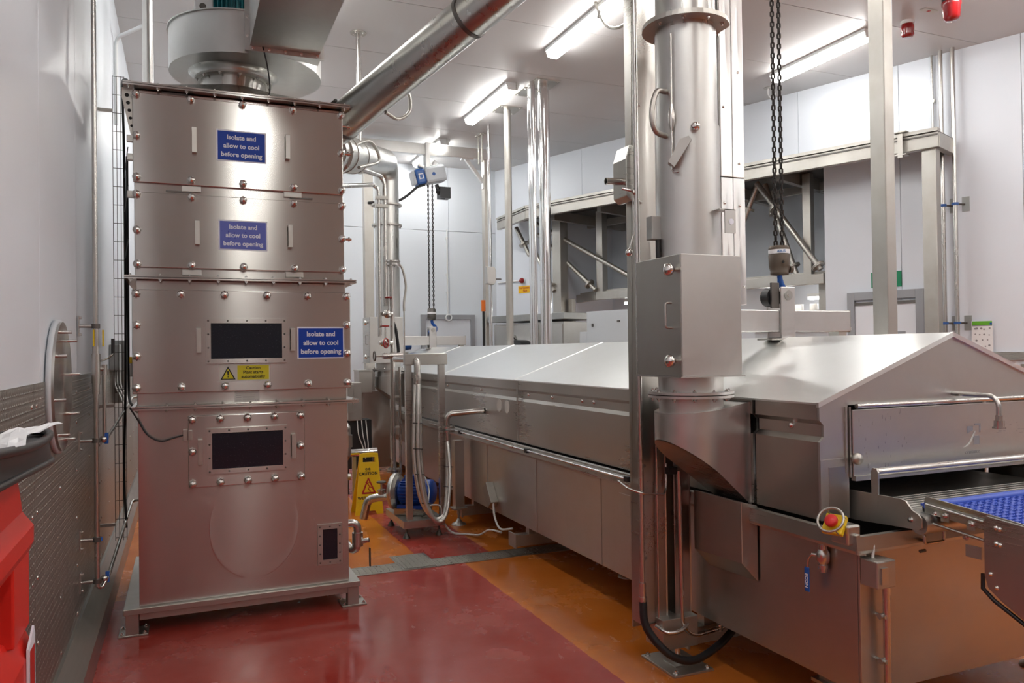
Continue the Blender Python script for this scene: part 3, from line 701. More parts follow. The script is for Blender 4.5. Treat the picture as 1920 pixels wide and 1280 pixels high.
# spray pipe on the gable
MB().pipe([(FR, 2.56, 1.422), (FR, 2.335, 1.420), (FR, 2.335, 1.31)], .011, .05, 12).build('spray_pipe', M['pipe'], fr)
MB().cyl((FR, 2.335, 1.335), (FR, 2.335, 1.312), .016, 6, sm=False).cyl((FR, 2.335, 1.312), (FR, 2.335, 1.285), .021, 16).cyl((FR, 2.335, 1.285), (FR, 2.335, 1.277), .027, 8).build('spray_nozzle', M['pipe'], fr)
# inside: black sheet added to stand in for the shade deep in the mouth
MB().box(2.7, 3.93, 3.35, 3.36, .9, 1.40).build('mouth_shade_panel', M['black'], fr)
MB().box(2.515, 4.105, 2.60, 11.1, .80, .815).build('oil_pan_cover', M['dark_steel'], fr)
# wire belt and its side cheeks
belt = MB().box(2.705, 3.915, 2.25, 3.36, .955, .972).cyl((2.705, 2.25, .932), (3.915, 2.25, .932), .040, 18).build('wire_belt', M['belt_mesh'], fr)
for i in range(9): MB().cyl((2.71, 2.27+.035*i, .9725), (3.91, 2.27+.035*i, .9725), .0018, 5).build('belt_rod', M['steel'], belt)
ck = [(2.70, .90), (2.70, 1.020), (2.32, 1.024), (2.295, 1.020), (2.265, .988), (2.235, .975), (2.222, .96), (2.222, .925), (2.235, .915), (2.55, .895)]
for x in (2.685, 3.915):
    c_ = MB().prism(ck, (x, 0, 0), (0, 1, 0), (0, 0, 1), (.008, 0, 0)).build('belt_cheek', M['steel_dull'], fr)
    bolt(c_, (x, 2.27, .95), '-x', .7)
# lifting handle bar in front of the mouth
hb = MB().cyl((2.695, 2.445, 1.115), (3.92, 2.445, 1.115), .017, 16).build('handle_bar', M['pipe'], fr)
for x in (2.69, 3.92): MB().prism([(2.43, .968), (2.46, .968), (2.464, 1.115), (2.455, 1.132), (2.435, 1.132), (2.426, 1.115)], (x-.006, 0, 0), (0, 1, 0), (0, 0, 1), (.008, 0, 0)).build('handle_strap', M['steel_dull'], hb)
# tank: side panels, end panel, lip
TYS = [2.37, 4.467, 5.49, 6.55, 7.6, 9.3, 11.3]
for k in range(6):
    y0, y1 = TYS[k], TYS[k+1]
    for x in (2.5, 4.108):
        o = MB().box(x, x+.012, y0+.003, y1-.003, .243, .86).build('tank_panel', M['steel_tank'], fr, bev=.002)
        if x < 3 and 0 < k < 5: MB().box(2.494, 2.50, y1-.02, y1+.045, .246, .83).build('cover_strip', M['steel_tank'], o)
MB().box(2.505, 4.115, 2.38, 11.3, .243, .255).build('tank_bottom', M['steel_tank'], fr)
MB().box(2.5, 4.12, 2.358, 2.37, .243, .86).build('tank_end', M['steel_tank'], fr, bev=.002)
MB().box(2.494, 2.50, 4.04, 4.23, .625, .755).build('access_plate', M['steel_tank'], fr, bev=.002)
MB().prism([(2.5, .812), (2.45, .822), (2.445, .835), (2.45, .895), (2.47, .899), (2.47, .86), (2.5, .86)], (0, 2.325, 0), (1, 0, 0), (0, 0, 1), (0, 8.95, 0)).build('drip_lip', M['steel'], fr)
MB().prism([(2.372, .812), (2.325, .822), (2.32, .835), (2.325, .890), (2.345, .892), (2.345, .86), (2.372, .86)], (2.45, 0, 0), (0, 1, 0), (0, 0, 1), (1.72, 0, 0)).build('drip_lip', M['steel'], fr)
for y in (2.80,): MB().cyl((2.80, 2.32, .845), (2.80, 2.30, .845), .006, 8).cyl((2.79, 2.318, .80), (2.82, 2.318, .80), .007, 8).build('latch', M['dark_steel'], fr)
MB().pipe([(2.76, 2.318, .89), (2.76, 2.27, .88), (2.76, 2.27, .845), (2.87, 2.27, .845), (2.87, 2.27, .89), (2.87, 2.318, .895)], .006, .01, 8).build('wire_stirrup', M['pipe'], fr)
# guide rail along the side with clamps and couplings
gr = MB().cyl((2.432, 4.02, .873), (2.432, 8.1, .877), .008, 10).build('guide_rail', M['chrome'], fr)
for y in (4.03, 5.514, 7.08): MB().cbox((2.437, y, .872), (.03, .05, .032)).build('rail_clamp', M['black'], gr, bev=.003)
for y in (4.719, 5.796): MB().cyl((2.432, y-.03, .8735), (2.432, y+.03, .8735), .013, 10).cyl((2.432, y-.012, .8735), (2.432, y+.012, .8735), .016, 6).build('coupling', M['knob'], gr)
# understructure: cross beams with end plates, legs on screw feet
for y in (3.5, 5.80, 7.1, 9.0, 10.9):
    cb = MB().box(2.44, 4.15, y-.04, y+.04, .075, .165).build('cross_beam', M['steel_dull'], fr)
    for x in (2.425, 4.15): MB().box(x, x+.012, y-.075, y+.075, .07, .18).build('end_plate', M['steel_dull'], cb)
    for x in (2.56, 4.02): MB().box(x, x+.06, y-.03, y+.03, .165, .243).build('stub', M['steel_dull'], cb)
for x, y in ((2.40, 7.05), (4.2, 7.05), (2.66, 2.66), (4.0, 2.66), (2.6, 10.2), (4.0, 10.2), (2.95, 4.9), (3.7, 4.9)):
    zt = .80 if x < 2.5 else .243
    lg_ = MB().box(x-.045, x+.045, y-.045, y+.045, .165, zt).box(x-.07, x+.07, y-.07, y+.07, .15, .165).build('leg', M['steel_dull'], fr)
    MB().cyl((x, y, .02), (x, y, .15), .012, 10).lathe([(.012, .06), (.03, .03), (.065, .012), (.07, 0)], (x, y, 0), n=20).build('screw_foot', M['steel_dull'], lg_)
# junction boxes
jb = MB().obox((2.465, 6.38, .385), (.035, 0, 0), Vector((0, .62, .78))*.10, Vector((0, -.78, .62))*.055).build('junction_box', M['steel_dull'], fr, label='tilted small junction box', bev=.004)
MB().tube(spline([(2.46, 6.30, .33), (2.45, 6.24, .22), (2.46, 6.14, .14), (2.52, 6.02, .16)]), .009, 8).build('cable', M['white_hose'], jb)
j2 = MB().box(2.50, 2.60, 2.27, 2.357, .69, .80).build('junction_box', M['steel_dull'], fr, label='small junction box on the tank end', bev=.006)
MB().box(2.515, 2.55, 2.262, 2.27, .71, .775).build('cover', M['steel'], j2); MB().tube(spline([(2.54, 2.33, .80), (2.54, 2.325, .84), (2.55, 2.335, .87)]), .006, 8).build('cable', M['white_hose'], j2)
MB().cyl((2.60, 2.32, .70), (2.60, 2.32, .26), .015, 12).cyl((2.60, 2.32, .715), (2.60, 2.32, .69), .02, 12).build('conduit', M['pipe'], j2)
for z in (.56, .38): MB().cyl((2.585, 2.36, z), (2.585, 2.31, z), .008, 8).cyl((2.57, 2.33, z), (2.6, 2.33, z), .012, 8).build('conduit_clip', M['steel_dull'], j2)
# emergency stop at the corner
es = MB().obox((2.455, 2.385, .895), (.035, 0, 0), (0, .045, .0), (0, 0, .04)).build('stop_bracket', M['steel'], fr, bev=.008)
ea = Vector((-.75, -.25, .58)).normalized(); ec = Vector((2.415, 2.395, .925))
u_, w_, _ = basis(ea)
MB().obox(ec+ea*.012, u_*.042, w_*.042, ea*.012).build('emergency_stop', M['yellow2'], es, label='yellow emergency stop box with red button', bev=.004)
MB().lathe([(.014, 0), (.014, .015), (.026, .018), (.026, .03), (.02, .036), (.0005, .038)], ec+ea*.024, ea, 20).build('red_button', M['red_btn'], es)
MB().torus(ec+ea*.055, ea, .052, .0055, 28, 8).build('guard_ring', M['steel_dull'], es)
for a in (.6, 2.2, 3.8, 5.3): q = ec+.05*(u_*math.cos(a)+w_*math.sin(a)); MB().cyl(q, q+ea*.055, .003, 6).build('guard_pin', M['steel_dull'], es)
# ball valve with blue lever
bv = MB().cyl((2.475, 2.528, .82), (2.475, 2.528, .70), .014, 12).lathe([(.018, -.03), (.028, -.015), (.028, .015), (.018, .03)], (2.475, 2.528, .765), n=14).cyl((2.475, 2.528, .73), (2.475, 2.528, .715), .021, 6).cyl((2.475, 2.528, .815), (2.475, 2.528, .795), .02, 6).cyl((2.475, 2.54, .765), (2.46, 2.575, .765), .009, 8).build('ball_valve', M['pipe'], fr)
MB().tube([(2.46, 2.575, .765), (2.455, 2.592, .745), (2.452, 2.595, .70)], .006, 8).build('lever_neck', M['pipe'], bv)
lv = MB().obox((2.450, 2.595, .655), (.004, 0, 0), (0, .013, 0), (0, 0, .052)).build('lever_sleeve', M['blue'], bv, label='blue lever sleeve', bev=.003)
lettering('ECON', .022, M['paper'], lv, (2.4455, 2.595, .650), (R(90), R(90), R(-90)), bold=.0006)
# ------------------------------------------------------------ exhaust stacks beside the fryer
def stack(cx, cy, label, ztop, near):
    t = thing('exhaust_stack', label, 'stack', (cx, cy, .55))
    MB().cyl((cx, cy, 1.33), (cx, cy, 1.43), .15, 40).build('lower_pipe', M['steel_bare'], t)
    MB().cyl((cx, cy, 1.44), (cx, cy, 2.69), .151, 40).build('sleeve', M['steel_bare'], t)
    if near:
        MB().cyl((cx, cy, 2.69), (cx, cy, 3.145), .144, 40).build('inner_pipe', M['steel_bare'], t)
        MB().cyl((cx, cy, 3.145), (cx, cy, 3.62), .141, 40).build('upper_pipe', M['steel_duct'], t)
        fl = [(.205*math.cos(R(a)), .205*math.sin(R(a))) for a in range(-62, 292, 8)]
        fl = [(min(a, .168), b) for a, b in fl]
        fo = MB().prism(fl, (cx, cy, 3.165), (1, 0, 0), (0, 1, 0), (0, 0, .012)).build('upper_flange', M['steel_dull'], t)
        MB().prism([(a*.98, b*.98) for a, b in fl], (cx, cy, 3.177), (1, 0, 0), (0, 1, 0), (0, 0, .012)).build('upper_flange_plate', M['steel_dull'], fo)
        for a in range(-170, 130, 40): bolt(fo, (cx+.18*math.cos(R(a))*.93, cy+.18*math.sin(R(a)), 3.165), '-z', .7)
    else:
        MB().cyl((cx, cy, 2.69), (cx, cy, 3.46), .148, 40).build('inner_pipe', M['steel_duct'], t)
        for z, r in ((3.20, .185), (3.45, .185)): MB().cyl((cx, cy, z), (cx, cy, z+.02), r, 32).build('upper_flange', M['steel_dull'], t)
        fo = t
        for a in range(0, 360, 45): bolt(t, (cx+.168*math.cos(R(a)), cy+.168*math.sin(R(a)), 3.20), '-z', .8)
    # damper box with a door on its left face
    x0, x1, y0, y1 = (cx-.175, cx+.155, cy-.185, cy+.185) if near else (cx-.27, cx+.14, cy-.185, cy+.185)
    bx = MB().box(x0, x1, y0, y1, 1.522, 2.072).build('damper_box', M['steel_bare'], t, bev=.003)
    MB().box(x0-.003, x0, y0+.004, y1-.004, 1.526, 2.068).build('box_door', M['steel'], bx)
    MB().box(x0-.012, x1+.012, y0-.006, y1, 1.516, 1.522).build('box_base', M['steel_bare'], bx)
    for z in (2.003, 1.593):
        MB().lathe([(.008, 0), (.008, .02), (.026, .025), (.03, .036), (.026, .05), (.012, .056), (.0005, .058)], (x0-.003, y0+.04, z), (-1, 0, 0), 18).build('knob', M['knob'], bx)
        MB().box(x0-.012, x0-.003, y0-.012, y0+.03, z-.006, z+.006).build('latch_tongue', M['steel'], bx)
    MB().pipe([(x0, y0+.075, 1.856), (x0-.035, y0+.075, 1.856), (x0-.035, y0+.075, 1.742), (x0, y0+.075, 1.742)], .005, .012, 8).build('door_handle', M['pipe'], bx)
    for z in (1.418, 1.434): fo2 = MB().cyl((cx, cy, z), (cx, cy, z+.012), .20, 40).build('lower_flange', M['steel_bare'], t)
    for a in range(0, 360, 30):
        q = (cx+.178*math.cos(R(a)), cy+.178*math.sin(R(a))); bolt(t, (*q, 1.418), '-z', .8); bolt(t, (*q, 1.446), '+z', .65)
    # transition hood into the fryer side: round front, slanting underside
    pl = [(2.499, cy-.085)]+[(cx+.172*math.cos(R(a)), cy+.172*math.sin(R(a))) for a in range(-80, -285, -8)]+[(2.499, cy+.17)]
    zt = lambda x: 1.346+(x-(cx-.17))*.095; zb = lambda x: 1.222-(x-(cx-.17))*.735
    n = len(pl); T = [(a, b, zt(a)) for a, b in pl]; Bm = [(a, b, zb(a)) for a, b in pl]
    h = MB().add(T+Bm, [(i, i+1, n+i+1, n+i) for i in range(n-1)], True).add(T, [list(range(n))]).add([T[0], T[-1], Bm[-1], Bm[0]], [(0, 1, 2, 3)])
    ho = h.build('transition_hood', M['steel_bare'], t)
    MB().add(Bm+[(a, b, c-.004) for a, b, c in Bm], [list(range(n)), list(range(n, 2*n))]).build('hood_underside', M['steel'], ho)
    # chute box below it against the tank
    y0, y1 = cy-.13, cy+.24
    MB().add([(2.40, y0, .925), (2.40, y1, .925), (2.40, y1, .625), (2.40, y0, .637), (2.494, y0, .90), (2.494, y1, .90), (2.494, y1, .53), (2.494, y0, .54)],
             [(0, 1, 2, 3), (4, 7, 6, 5), (0, 4, 5, 1), (1, 5, 6, 2), (2, 6, 7, 3), (3, 7, 4, 0)]).build('chute_box', M['steel_tank'], t, bev=.003)
    return t
st = stack(2.22, 3.085, 'near tall exhaust stack with grey damper box standing against the fryer', 4.1, True)
sx_, sy_ = 2.22, 3.085
# fittings on the near stack
def on(a, z, r=.15): return Vector((sx_+r*math.cos(R(a)), sy_+r*math.sin(R(a)), z))
MB().sphere(on(-112, 2.66, .165), .022, 14, 10).build('ball_knob', M['knob'], st)
MB().tube(spline([on(-165, 2.845, .145), on(-165, 2.83, .21), on(-165, 2.73, .245), on(-165, 2.65, .22), on(-165, 2.635, .145)]), .013, 10).build('bonding_hose', M['steel_dull'], st)
MB().cyl(on(-150, 3.10, .16), on(-150, 2.47, .165), .005, 8).lathe([(.003, -.07), (.016, -.02), (.016, .02), (.003, .07)], on(-150, 2.71, .163), (0, 0, 1), 14).tube([on(-150, 2.47, .165), on(-146, 2.455, .175), on(-138, 2.455, .175)], .005, 8).build('earthing_rod', M['pipe'], st)
e1, e2 = on(-150, 2.52, .15), on(-127, 2.55, .15)
MB().prism([(0, -.045), (.09, .03), (.075, .055), (.03, .065), (-.03, -.005)], e1, (e2-e1).normalized(), (0, 0, 1), Vector((-.5, -.85, 0))*.05).build('lug_plate', M['steel_dull'], st)
MB().box(2.29, 2.35, 2.90, 2.905, 2.175, 2.285).box(2.26, 2.35, 2.90, 2.96, 2.281, 2.285).build('lifting_lug', M['steel_bare'], st)
MB().cyl((2.325, 2.899, 2.228), (2.325, 2.8985, 2.228), .014, 16).build('lug_hole', M['sign_white'], st)
MB().box(2.02, 2.075, 3.09, 3.14, 2.16, 2.27).build('sensor_box', M['galv'], st, bev=.003)
MB().cyl((2.06, 3.10, 2.16), (2.06, 3.10, 2.06), .013, 10).build('sensor_cable', M['black'], st)
fs = stack(2.33, 9.46, 'far exhaust stack with pale damper box below the elbow duct', 3.46, False)

# ------------------------------------------------------------ lifting gantries over the fryer
def gantry(y, label, near):
    t = thing('lifting_gantry', label, 'gantry', (3.3, y, 0))
    MB().box(2.10, 4.26, y-.055, y+.055, 4.49, 4.645).build('cross_beam', M['beam_white'], t, bev=.005)
    po = MB().box(4.14, 4.224, y-.05, y+.07, .012, 4.49).build('post', M['steel_dull'], t, bev=.006)
    MB().box(4.06, 4.30, y-.11, y+.13, 0, .012).build('foot_plate', M['steel_dull'], po)
    MB().beam((3.87, y, 4.49), (4.14, y, 4.16), .05, .05, (0, 1, 0)).build('brace', M['beam_white'], t)
    MB().box(3.80, 3.98, y-.04, y+.04, 4.475, 4.49).build('brace_plate', M['beam_white'], t)
    MB().box(4.128, 4.14, y-.04, y+.04, 4.06, 4.27).build('brace_plate', M['beam_white'], t)
    if near:
        y0 = 3.42
        for x0, x1 in ((2.145, 2.295), (2.345, 2.445)):
            MB().box(x0, x1, y0, y0+.006, .24, 4.49).box(x0, x0+.006, y0, y0+.10, .24, 4.49).box(x1-.006, x1, y0, y0+.10, .24, 4.49).build('post_channel', M['steel_side'], t, bev=.002)
        MB().box(2.15, 2.44, y0+.10, y0+.11, .2, 4.49).build('post_web', M['steel_dull'], t)
        MB().box(2.225, 2.44, y0-.06, y0+.10, .115, .27).build('foot_bracket', M['steel_dull'], t, bev=.003)
        MB().cyl((2.36, 3.43, .012), (2.36, 3.43, .12), .015, 12).cyl((2.36, 3.43, .03), (2.36, 3.43, .05), .024, 6, sm=False).build('levelling_screw', M['knob'], t)
        fp = MB().box(2.245, 2.485, 3.29, 3.60, 0, .012).build('foot_plate', M['steel_dull'], t, bev=.002)
        MB().box(2.31, 2.42, 3.375, 3.485, .012, .02).build('shim_plate', M['steel'], fp)
        for dx in (2.27, 2.46):
            for dy in (3.315, 3.575): bolt(fp, (dx, dy, .012), '+z', .9)
        # cladding of the hoist column, panel by panel
        for x0, x1 in ((2.447, 2.640), (2.644, 2.676), (2.680, 2.757), (2.760, 2.838)):
            for z0, z1 in ((1.88, 2.57), (2.574, 4.49)):
                o = MB().box(x0, x1, y0+(.0 if x0 > 2.66 else .02), y0+.30, z0, z1).build('clad_panel', M['steel_side' if x0 < 2.66 else 'steel_roof'], t, bev=.003)
        for x, z in ((2.70, 2.43), (2.80, 2.42), (2.80, 3.15), (2.70, 2.95), (2.80, 2.65), (2.66, 2.62), (2.82, 1.98)): inst('rivet', DOME, M['knob'], t, (x, y0, z), FACE['-y'], (.8,)*3)
    else:
        MB().box(2.34, 2.47, y-.05, y+.07, .012, 4.49).build('post', M['steel_dull'], t, bev=.006)
        MB().box(2.28, 2.53, y-.11, y+.13, 0, .012).build('foot_plate', M['steel_dull'], t)
    return t
gantry(3.69, 'near steel lifting gantry with clad column behind the near exhaust stack', True)
gantry(10.85, 'far steel lifting gantry carrying the blue and grey chain hoist', False)
# beams lying on the hood, lifted by the hoists
def lift_beam(y, label, near):
    t = thing('lifting_beam', label, 'beam', (3.31, y, 1.6), 'lifting beams over the fryer hood')
    MB().box(2.80, 3.82, y-.05, y+.05, 1.738, 1.868).build('beam', M['beam_white'], t, bev=.006)
    for x in (2.80, 3.815): MB().box(x, x+.006, y-.05, y+.05, 1.735, 1.871).build('end_cap', M['steel_dull'], t)
    yk = MB().box(3.262, 3.368, y-.065, y-.052, 1.70, 2.005).box(3.262, 3.368, y+.052, y+.065, 1.70, 2.005).build('yoke_plate', M['beam_white'], t, bev=.004)
    MB().box(3.19, 3.37, y-.065, y+.065, 1.69, 1.70).build('yoke_base', M['steel_dull'], t)
    MB().cyl((3.315, y-.078, 1.955), (3.315, y+.078, 1.955), .012, 14).cyl((3.315, y-.070, 1.955), (3.315, y-.065, 1.955), .03, 20).build('yoke_pin', M['steel'], t)
    for x in (2.86, 3.76):
        z = 1.708-abs(x-3.31)*.3617
        MB().box(x-.03, x+.03, y-.04, y+.04, z, 1.738).build('support_leg', M['steel_dull'], t)
    return t
lift_beam(3.69, 'near lifting beam with upright yoke plate over the near half of the hood', True)
lift_beam(10.85, 'far lifting beam with yoke plate over the far end of the hood', False)

# ------------------------------------------------------------ chain hoists
def link_mesh(L_=.036, W_=.021, r=.0042):
    mb = MB(); n = 18; pts = []; h = L_/2-W_/2
    for i in range(n):
        a = 2*math.pi*i/n; x = (W_/2-r)*math.cos(a); z = (W_/2-r)*math.sin(a)+(h if math.sin(a) > 0 else -h); pts.append(Vector((x, 0, z)))
    vs = []; m = 6
    for i in range(n):
        T = (pts[(i+1) % n]-pts[i-1]).normalized(); u = Vector((0, 1, 0)); w = T.cross(u).normalized()
        for j in range(m): q = 2*math.pi*j/m; vs.append(pts[i]+r*(math.cos(q)*u+math.sin(q)*w))
    mb.add(vs, [(i*m+j, ((i+1) % n)*m+j, ((i+1) % n)*m+(j+1) % m, i*m+(j+1) % m) for i in range(n) for j in range(m)], True)
    return mb
LINK = link_mesh(.043, .028, .0058).mesh('chain_link')
ho = thing('chain_hoist', 'near chain hoist with bronze hook block and two dark chain strands', 'hoist', (3.31, 3.69, 2.0))
MB().box(3.12, 3.50, 3.55, 3.83, 4.12, 4.42).build('hoist_body', M['hoist_grey'], ho, bev=.03)
MB().box(3.28, 3.34, 3.66, 3.72, 4.40, 4.49).build('suspension', M['steel_dull'], ho)
for k, x in enumerate((3.285, 3.335)):
    z = 2.27; i = 0
    while z < 4.14:
        inst('chain_link', LINK, M['chain'], ho, (x, 3.69, z), (0, 0, R(68) if i % 2 else R(-22))); z += .0315; i += 1
hb = MB().lathe([(.02, 2.26), (.055, 2.255), (.062, 2.24), (.062, 2.215), (.058, 2.205), (.062, 2.20), (.060, 2.13), (.052, 2.10), (.054, 2.098), (.052, 2.082), (.015, 2.078)], (3.31, 3.69, 0), n=28).build('hook_block', M['brown'], ho)
MB().hollow((3.31, 3.69, 2.207), (3.31, 3.69, 2.232), .0625, .06, 28).build('label_band', M['paper'], hb)
lettering('ABUS', .02, M['ink_blue'], hb, (3.275, 3.632, 2.219), (R(90), 0, R(-33)), bold=.0005)
MB().cyl((3.355, 3.66, 2.115), (3.375, 3.66, 2.115), .022, 16).build('grip_boss', M['brown'], hb)
MB().cyl((3.285, 3.630, 2.155), (3.285, 3.627, 2.155), .009, 12).build('set_screw', M['dark'], hb)
MB().tube(spline([(3.31, 3.69, 2.08), (3.32, 3.69, 2.03), (3.345, 3.69, 1.99), (3.34, 3.69, 1.94), (3.31, 3.69, 1.925), (3.285, 3.69, 1.94)]), [.016]*5+[.018]*30+[.008]*6, 10).build('hook', M['blue'], ho)
MB().cyl((3.24, 3.66, 1.945), (3.24, 3.72, 1.945), .055, 24).build('pulley', M['black'], ho)
MB().box(3.205, 3.262, 3.64, 3.655, 1.88, 2.03).build('pulley_plate', M['dark_steel'], ho)
fh = thing('chain_hoist', 'far blue and grey chain hoist hanging from the far gantry beam', 'hoist', (3.3, 10.85, 2.2))
MB().box(3.235, 3.30, 10.775, 10.925, 4.30, 4.66).box(3.30, 3.40, 10.775, 10.925, 4.47, 4.66).build('trolley', M['beam_white'], fh, bev=.004)
c = Vector((3.28, 10.85, 4.19)); tl = R(14); ux = Vector((math.cos(tl), 0, math.sin(tl))); uz = Vector((-math.sin(tl), 0, math.cos(tl)))
MB().obox(c+ux*.10, ux*.16, (0, .12, 0), uz*.12).build('hoist_body', M['hoist_grey'], fh, bev=.04)
gb = MB().obox(c-ux*.13, ux*.075, (0, .112, 0), uz*.112).build('gearbox', M['hoist_blue'], fh, bev=.03)
MB().obox(c-ux*.225, ux*.022, (0, .10, 0), uz*.10).build('end_cover', M['hoist_grey'], fh, bev=.02)
MB().cyl(c+ux*.06+Vector((0, -.121, 0)), c+ux*.06+Vector((0, -.123, 0)), .025, 16).build('badge', M['hoist_blue'], fh)
MB().obox(c-ux*.13+Vector((0, -.1125, 0)), ux*.035, (0, .001, 0), uz*.04).build('data_label', M['paper'], gb)
MB().obox(c-ux*.13+Vector((0, -.114, 0)), ux*.022, (0, .001, 0), uz*.026).build('data_print', M['hoist_blue'], gb)
MB().tube(spline([(3.40, 10.8, 4.06), (3.42, 10.78, 3.98), (3.47, 10.78, 3.93), (3.52, 10.78, 3.92)]), [.03]*8+[.05]*8+[.075]*8+[.075], 12).box(3.42, 3.58, 10.70, 10.86, 3.86, 4.02).build('chain_bag', M['black_gloss'], fh, bev=.03)
for s in (-1, 1): MB().cyl(c+ux*(.02+s*.07)+uz*.12+Vector((0, -.05, 0)), c+ux*(.02+s*.14)+uz*.17+Vector((0, -.05, 0)), .035, 12).build('lifting_eye', M['beam_white'], fh)
for x in (3.285, 3.35):
    ch = MB(); lk = link_mesh(.046, .03, .0065); z = 2.26; i = 0
    while z < 4.08:
        a = R(60) if i % 2 else R(-30); ca, sa = math.cos(a), math.sin(a)
        b0 = len(ch.v); ch.v += [Vector((x+p.x*ca-p.y*sa, 10.85+p.x*sa+p.y*ca, z+p.z)) for p in lk.v]; ch.f += [[b0+q for q in f] for f in lk.f]; ch.s += lk.s; z += .033; i += 1
    ch.build('chain', M['chain'], fh, stuff=True)
MB().lathe([(.02, 2.27), (.06, 2.26), (.065, 2.13), (.05, 2.10), (.0005, 2.10)], (3.318, 10.85, 0), n=20).build('hook_block', M['dark_steel'], fh)
MB().hollow((3.318, 10.85, 2.19), (3.318, 10.85, 2.215), .067, .06, 20).build('label_band', M['paper'], fh)
MB().tube(spline([(3.318, 10.85, 2.10), (3.33, 10.85, 2.05), (3.375, 10.85, 2.0), (3.37, 10.85, 1.94), (3.32, 10.85, 1.91), (3.27, 10.85, 1.94)]), .022, 10).build('hook', M['blue'], fh)
MB().tube(spline([(3.22, 10.8, 4.05), (3.1, 10.78, 4.0), (2.95, 10.75, 3.87), (2.8, 10.72, 3.78), (2.55, 10.7, 3.74), (2.4, 10.8, 3.74)]), .018, 8).build('power_cable', M['black'], fh)

# ------------------------------------------------------------ blue infeed conveyor
cv = thing('belt_conveyor', 'steel conveyor with blue plastic modular belt feeding the fryer mouth', 'conveyor', (3.3, 1.6, .6))
sl_ = .0925
def cz(y): return 1.0+(y-2.25)*sl_
row = MB().box(0, 1.10, -.0125, .0125, -.010, -.002)
for i in range(27): row.box(.006+i*.0405, .030+i*.0405, -.0125, -.001, -.002, .003).box(.026+i*.0405, .044+i*.0405, .001, .0125, -.002, .003)
ROW = row.mesh('belt_module')
for i in range(40):
    y = 2.285-.0262*i; inst('belt_module', ROW, M['blue_belt'], cv, (2.775, y, cz(y)), (math.atan(sl_), 0, 0))
MB().add([(2.775, y, cz(y)+z) for y, z in ((2.29, -.012), (1.24, -.012), (1.24, -.03), (2.29, -.03))]+[(3.875, y, cz(y)+z) for y, z in ((2.29, -.012), (1.24, -.012), (1.24, -.03), (2.29, -.03))],
         [(0, 1, 2, 3), (7, 6, 5, 4), (0, 4, 5, 1), (1, 5, 6, 2), (2, 6, 7, 3), (3, 7, 4, 0)]).build('belt_bed', M['dark'], cv)
for x in (2.752, 3.885):
    s = 1 if x < 3 else -1
    a = MB().prism([(2.262, .972), (2.262, 1.030), (2.252, 1.040), (1.24, .954), (1.24, .86), (1.99, .925), (2.0, .955)], (x, 0, 0), (0, 1, 0), (0, 0, 1), (.006, 0, 0)).build('side_rail', M['steel'], cv, bev=.002)
    b = MB().prism([(2.003, .79), (2.003, 1.0), (1.99, 1.013), (1.24, .95), (1.24, .40), (1.70, .58), (1.94, .71), (1.99, .745)], (x-.010*s, 0, 0), (0, 1, 0), (0, 0, 1), (.008*s, 0, 0)).build('side_plate', M['steel'], cv, bev=.003)
    if s == 1:
        for z0 in (-.020, -.088): MB().cyl((x-.012, 2.245, cz(2.245)+z0+.030), (x-.012, 2.0, cz(2.0)+z0+.030), .006, 10).build('guide_bar', M['pipe'], a)
        for y in (2.165, 2.055):
            q = MB().cbox((x-.004, y, cz(y)-.02), (.008, .035, .034)).build('clip_plate', M['steel'], a); bolt(q, (x-.008, y, cz(y)-.012), '-x', .8)
        bolt(a, (x, 2.215, cz(2.215)-.018), '-x', .6); bolt(a, (x, 2.08, .915), '-x', .8)
        for y, z in ((1.955, .975), (1.94, .972), (1.955, .918), (1.94, .915), (1.978, .80), (1.955, .755)): inst('bolt', DOME, M['knob'], b, (x-.010, y, z), FACE['-x'], (.9,)*3)
        MB().box(x, x+.01, 2.02, 2.085, .84, .885).build('tab', M['steel_dull'], a)
        MB().tube([(x+.004, 2.018, .79), (x+.004, 2.02, .735), (x+.004, 1.975, .70), (x+.004, 1.70, .57), (x+.004, 1.24, .37)], .008, 8).build('edge_trim', M['black'], b)
for x in (2.79, 3.84): MB().box(x, x+.05, 1.30, 1.35, 0, .86).build('leg', M['steel_dull'], cv)
MB().cyl((2.76, 2.255, 1.0), (3.88, 2.255, 1.0), .02, 12).build('nose_roller', M['blue_belt'], cv)
for y in (1.5, 1.95): MB().box(2.76, 3.88, y, y+.03, .88, .92).build('cross_member', M['steel_dull'], cv)

# ------------------------------------------------------------ pipes on the near column
cp = thing('service_conduit', 'thin steel conduit clipped to the near gantry post with black hose at its foot', 'pipe', (2.13, 3.39, .1))
MB().cyl((2.125, 3.385, .47), (2.125, 3.385, H), .013, 12).build('conduit', M['pipe'], cp)
MB().cyl((2.125, 3.385, .47), (2.125, 3.385, .40), .018, 12).cyl((2.125, 3.385, .40), (2.125, 3.385, .375), .022, 8).build('hose_fitting', M['pipe'], cp)
MB().tube(spline([(2.125, 3.385, .38), (2.13, 3.36, .25), (2.22, 3.30, .125), (2.36, 3.29, .075), (2.55, 3.33, .11), (2.72, 3.4, .16), (2.9, 3.5, .17)]), .020, 12).build('hose', M['black'], cp)
for z in (.58, 1.05, 2.4, 2.9): MB().cyl((2.125, 3.385, z), (2.17, 3.42, z), .008, 8).build('stand_off', M['pipe'], cp)
lp = thing('bent_pipe', 'slim steel pipe curving under the fryer beside the near post', 'pipe', (2.36, 3.36, .15))
MB().pipe([(2.335, 3.36, 1.02), (2.345, 3.36, .16), (2.62, 3.39, .17)], .012, .11, 12).build('pipe', M['pipe'], lp)
MB().cyl((2.60, 3.39, .155), (2.60, 3.39, .19), .016, 10).build('collar', M['pipe'], lp)
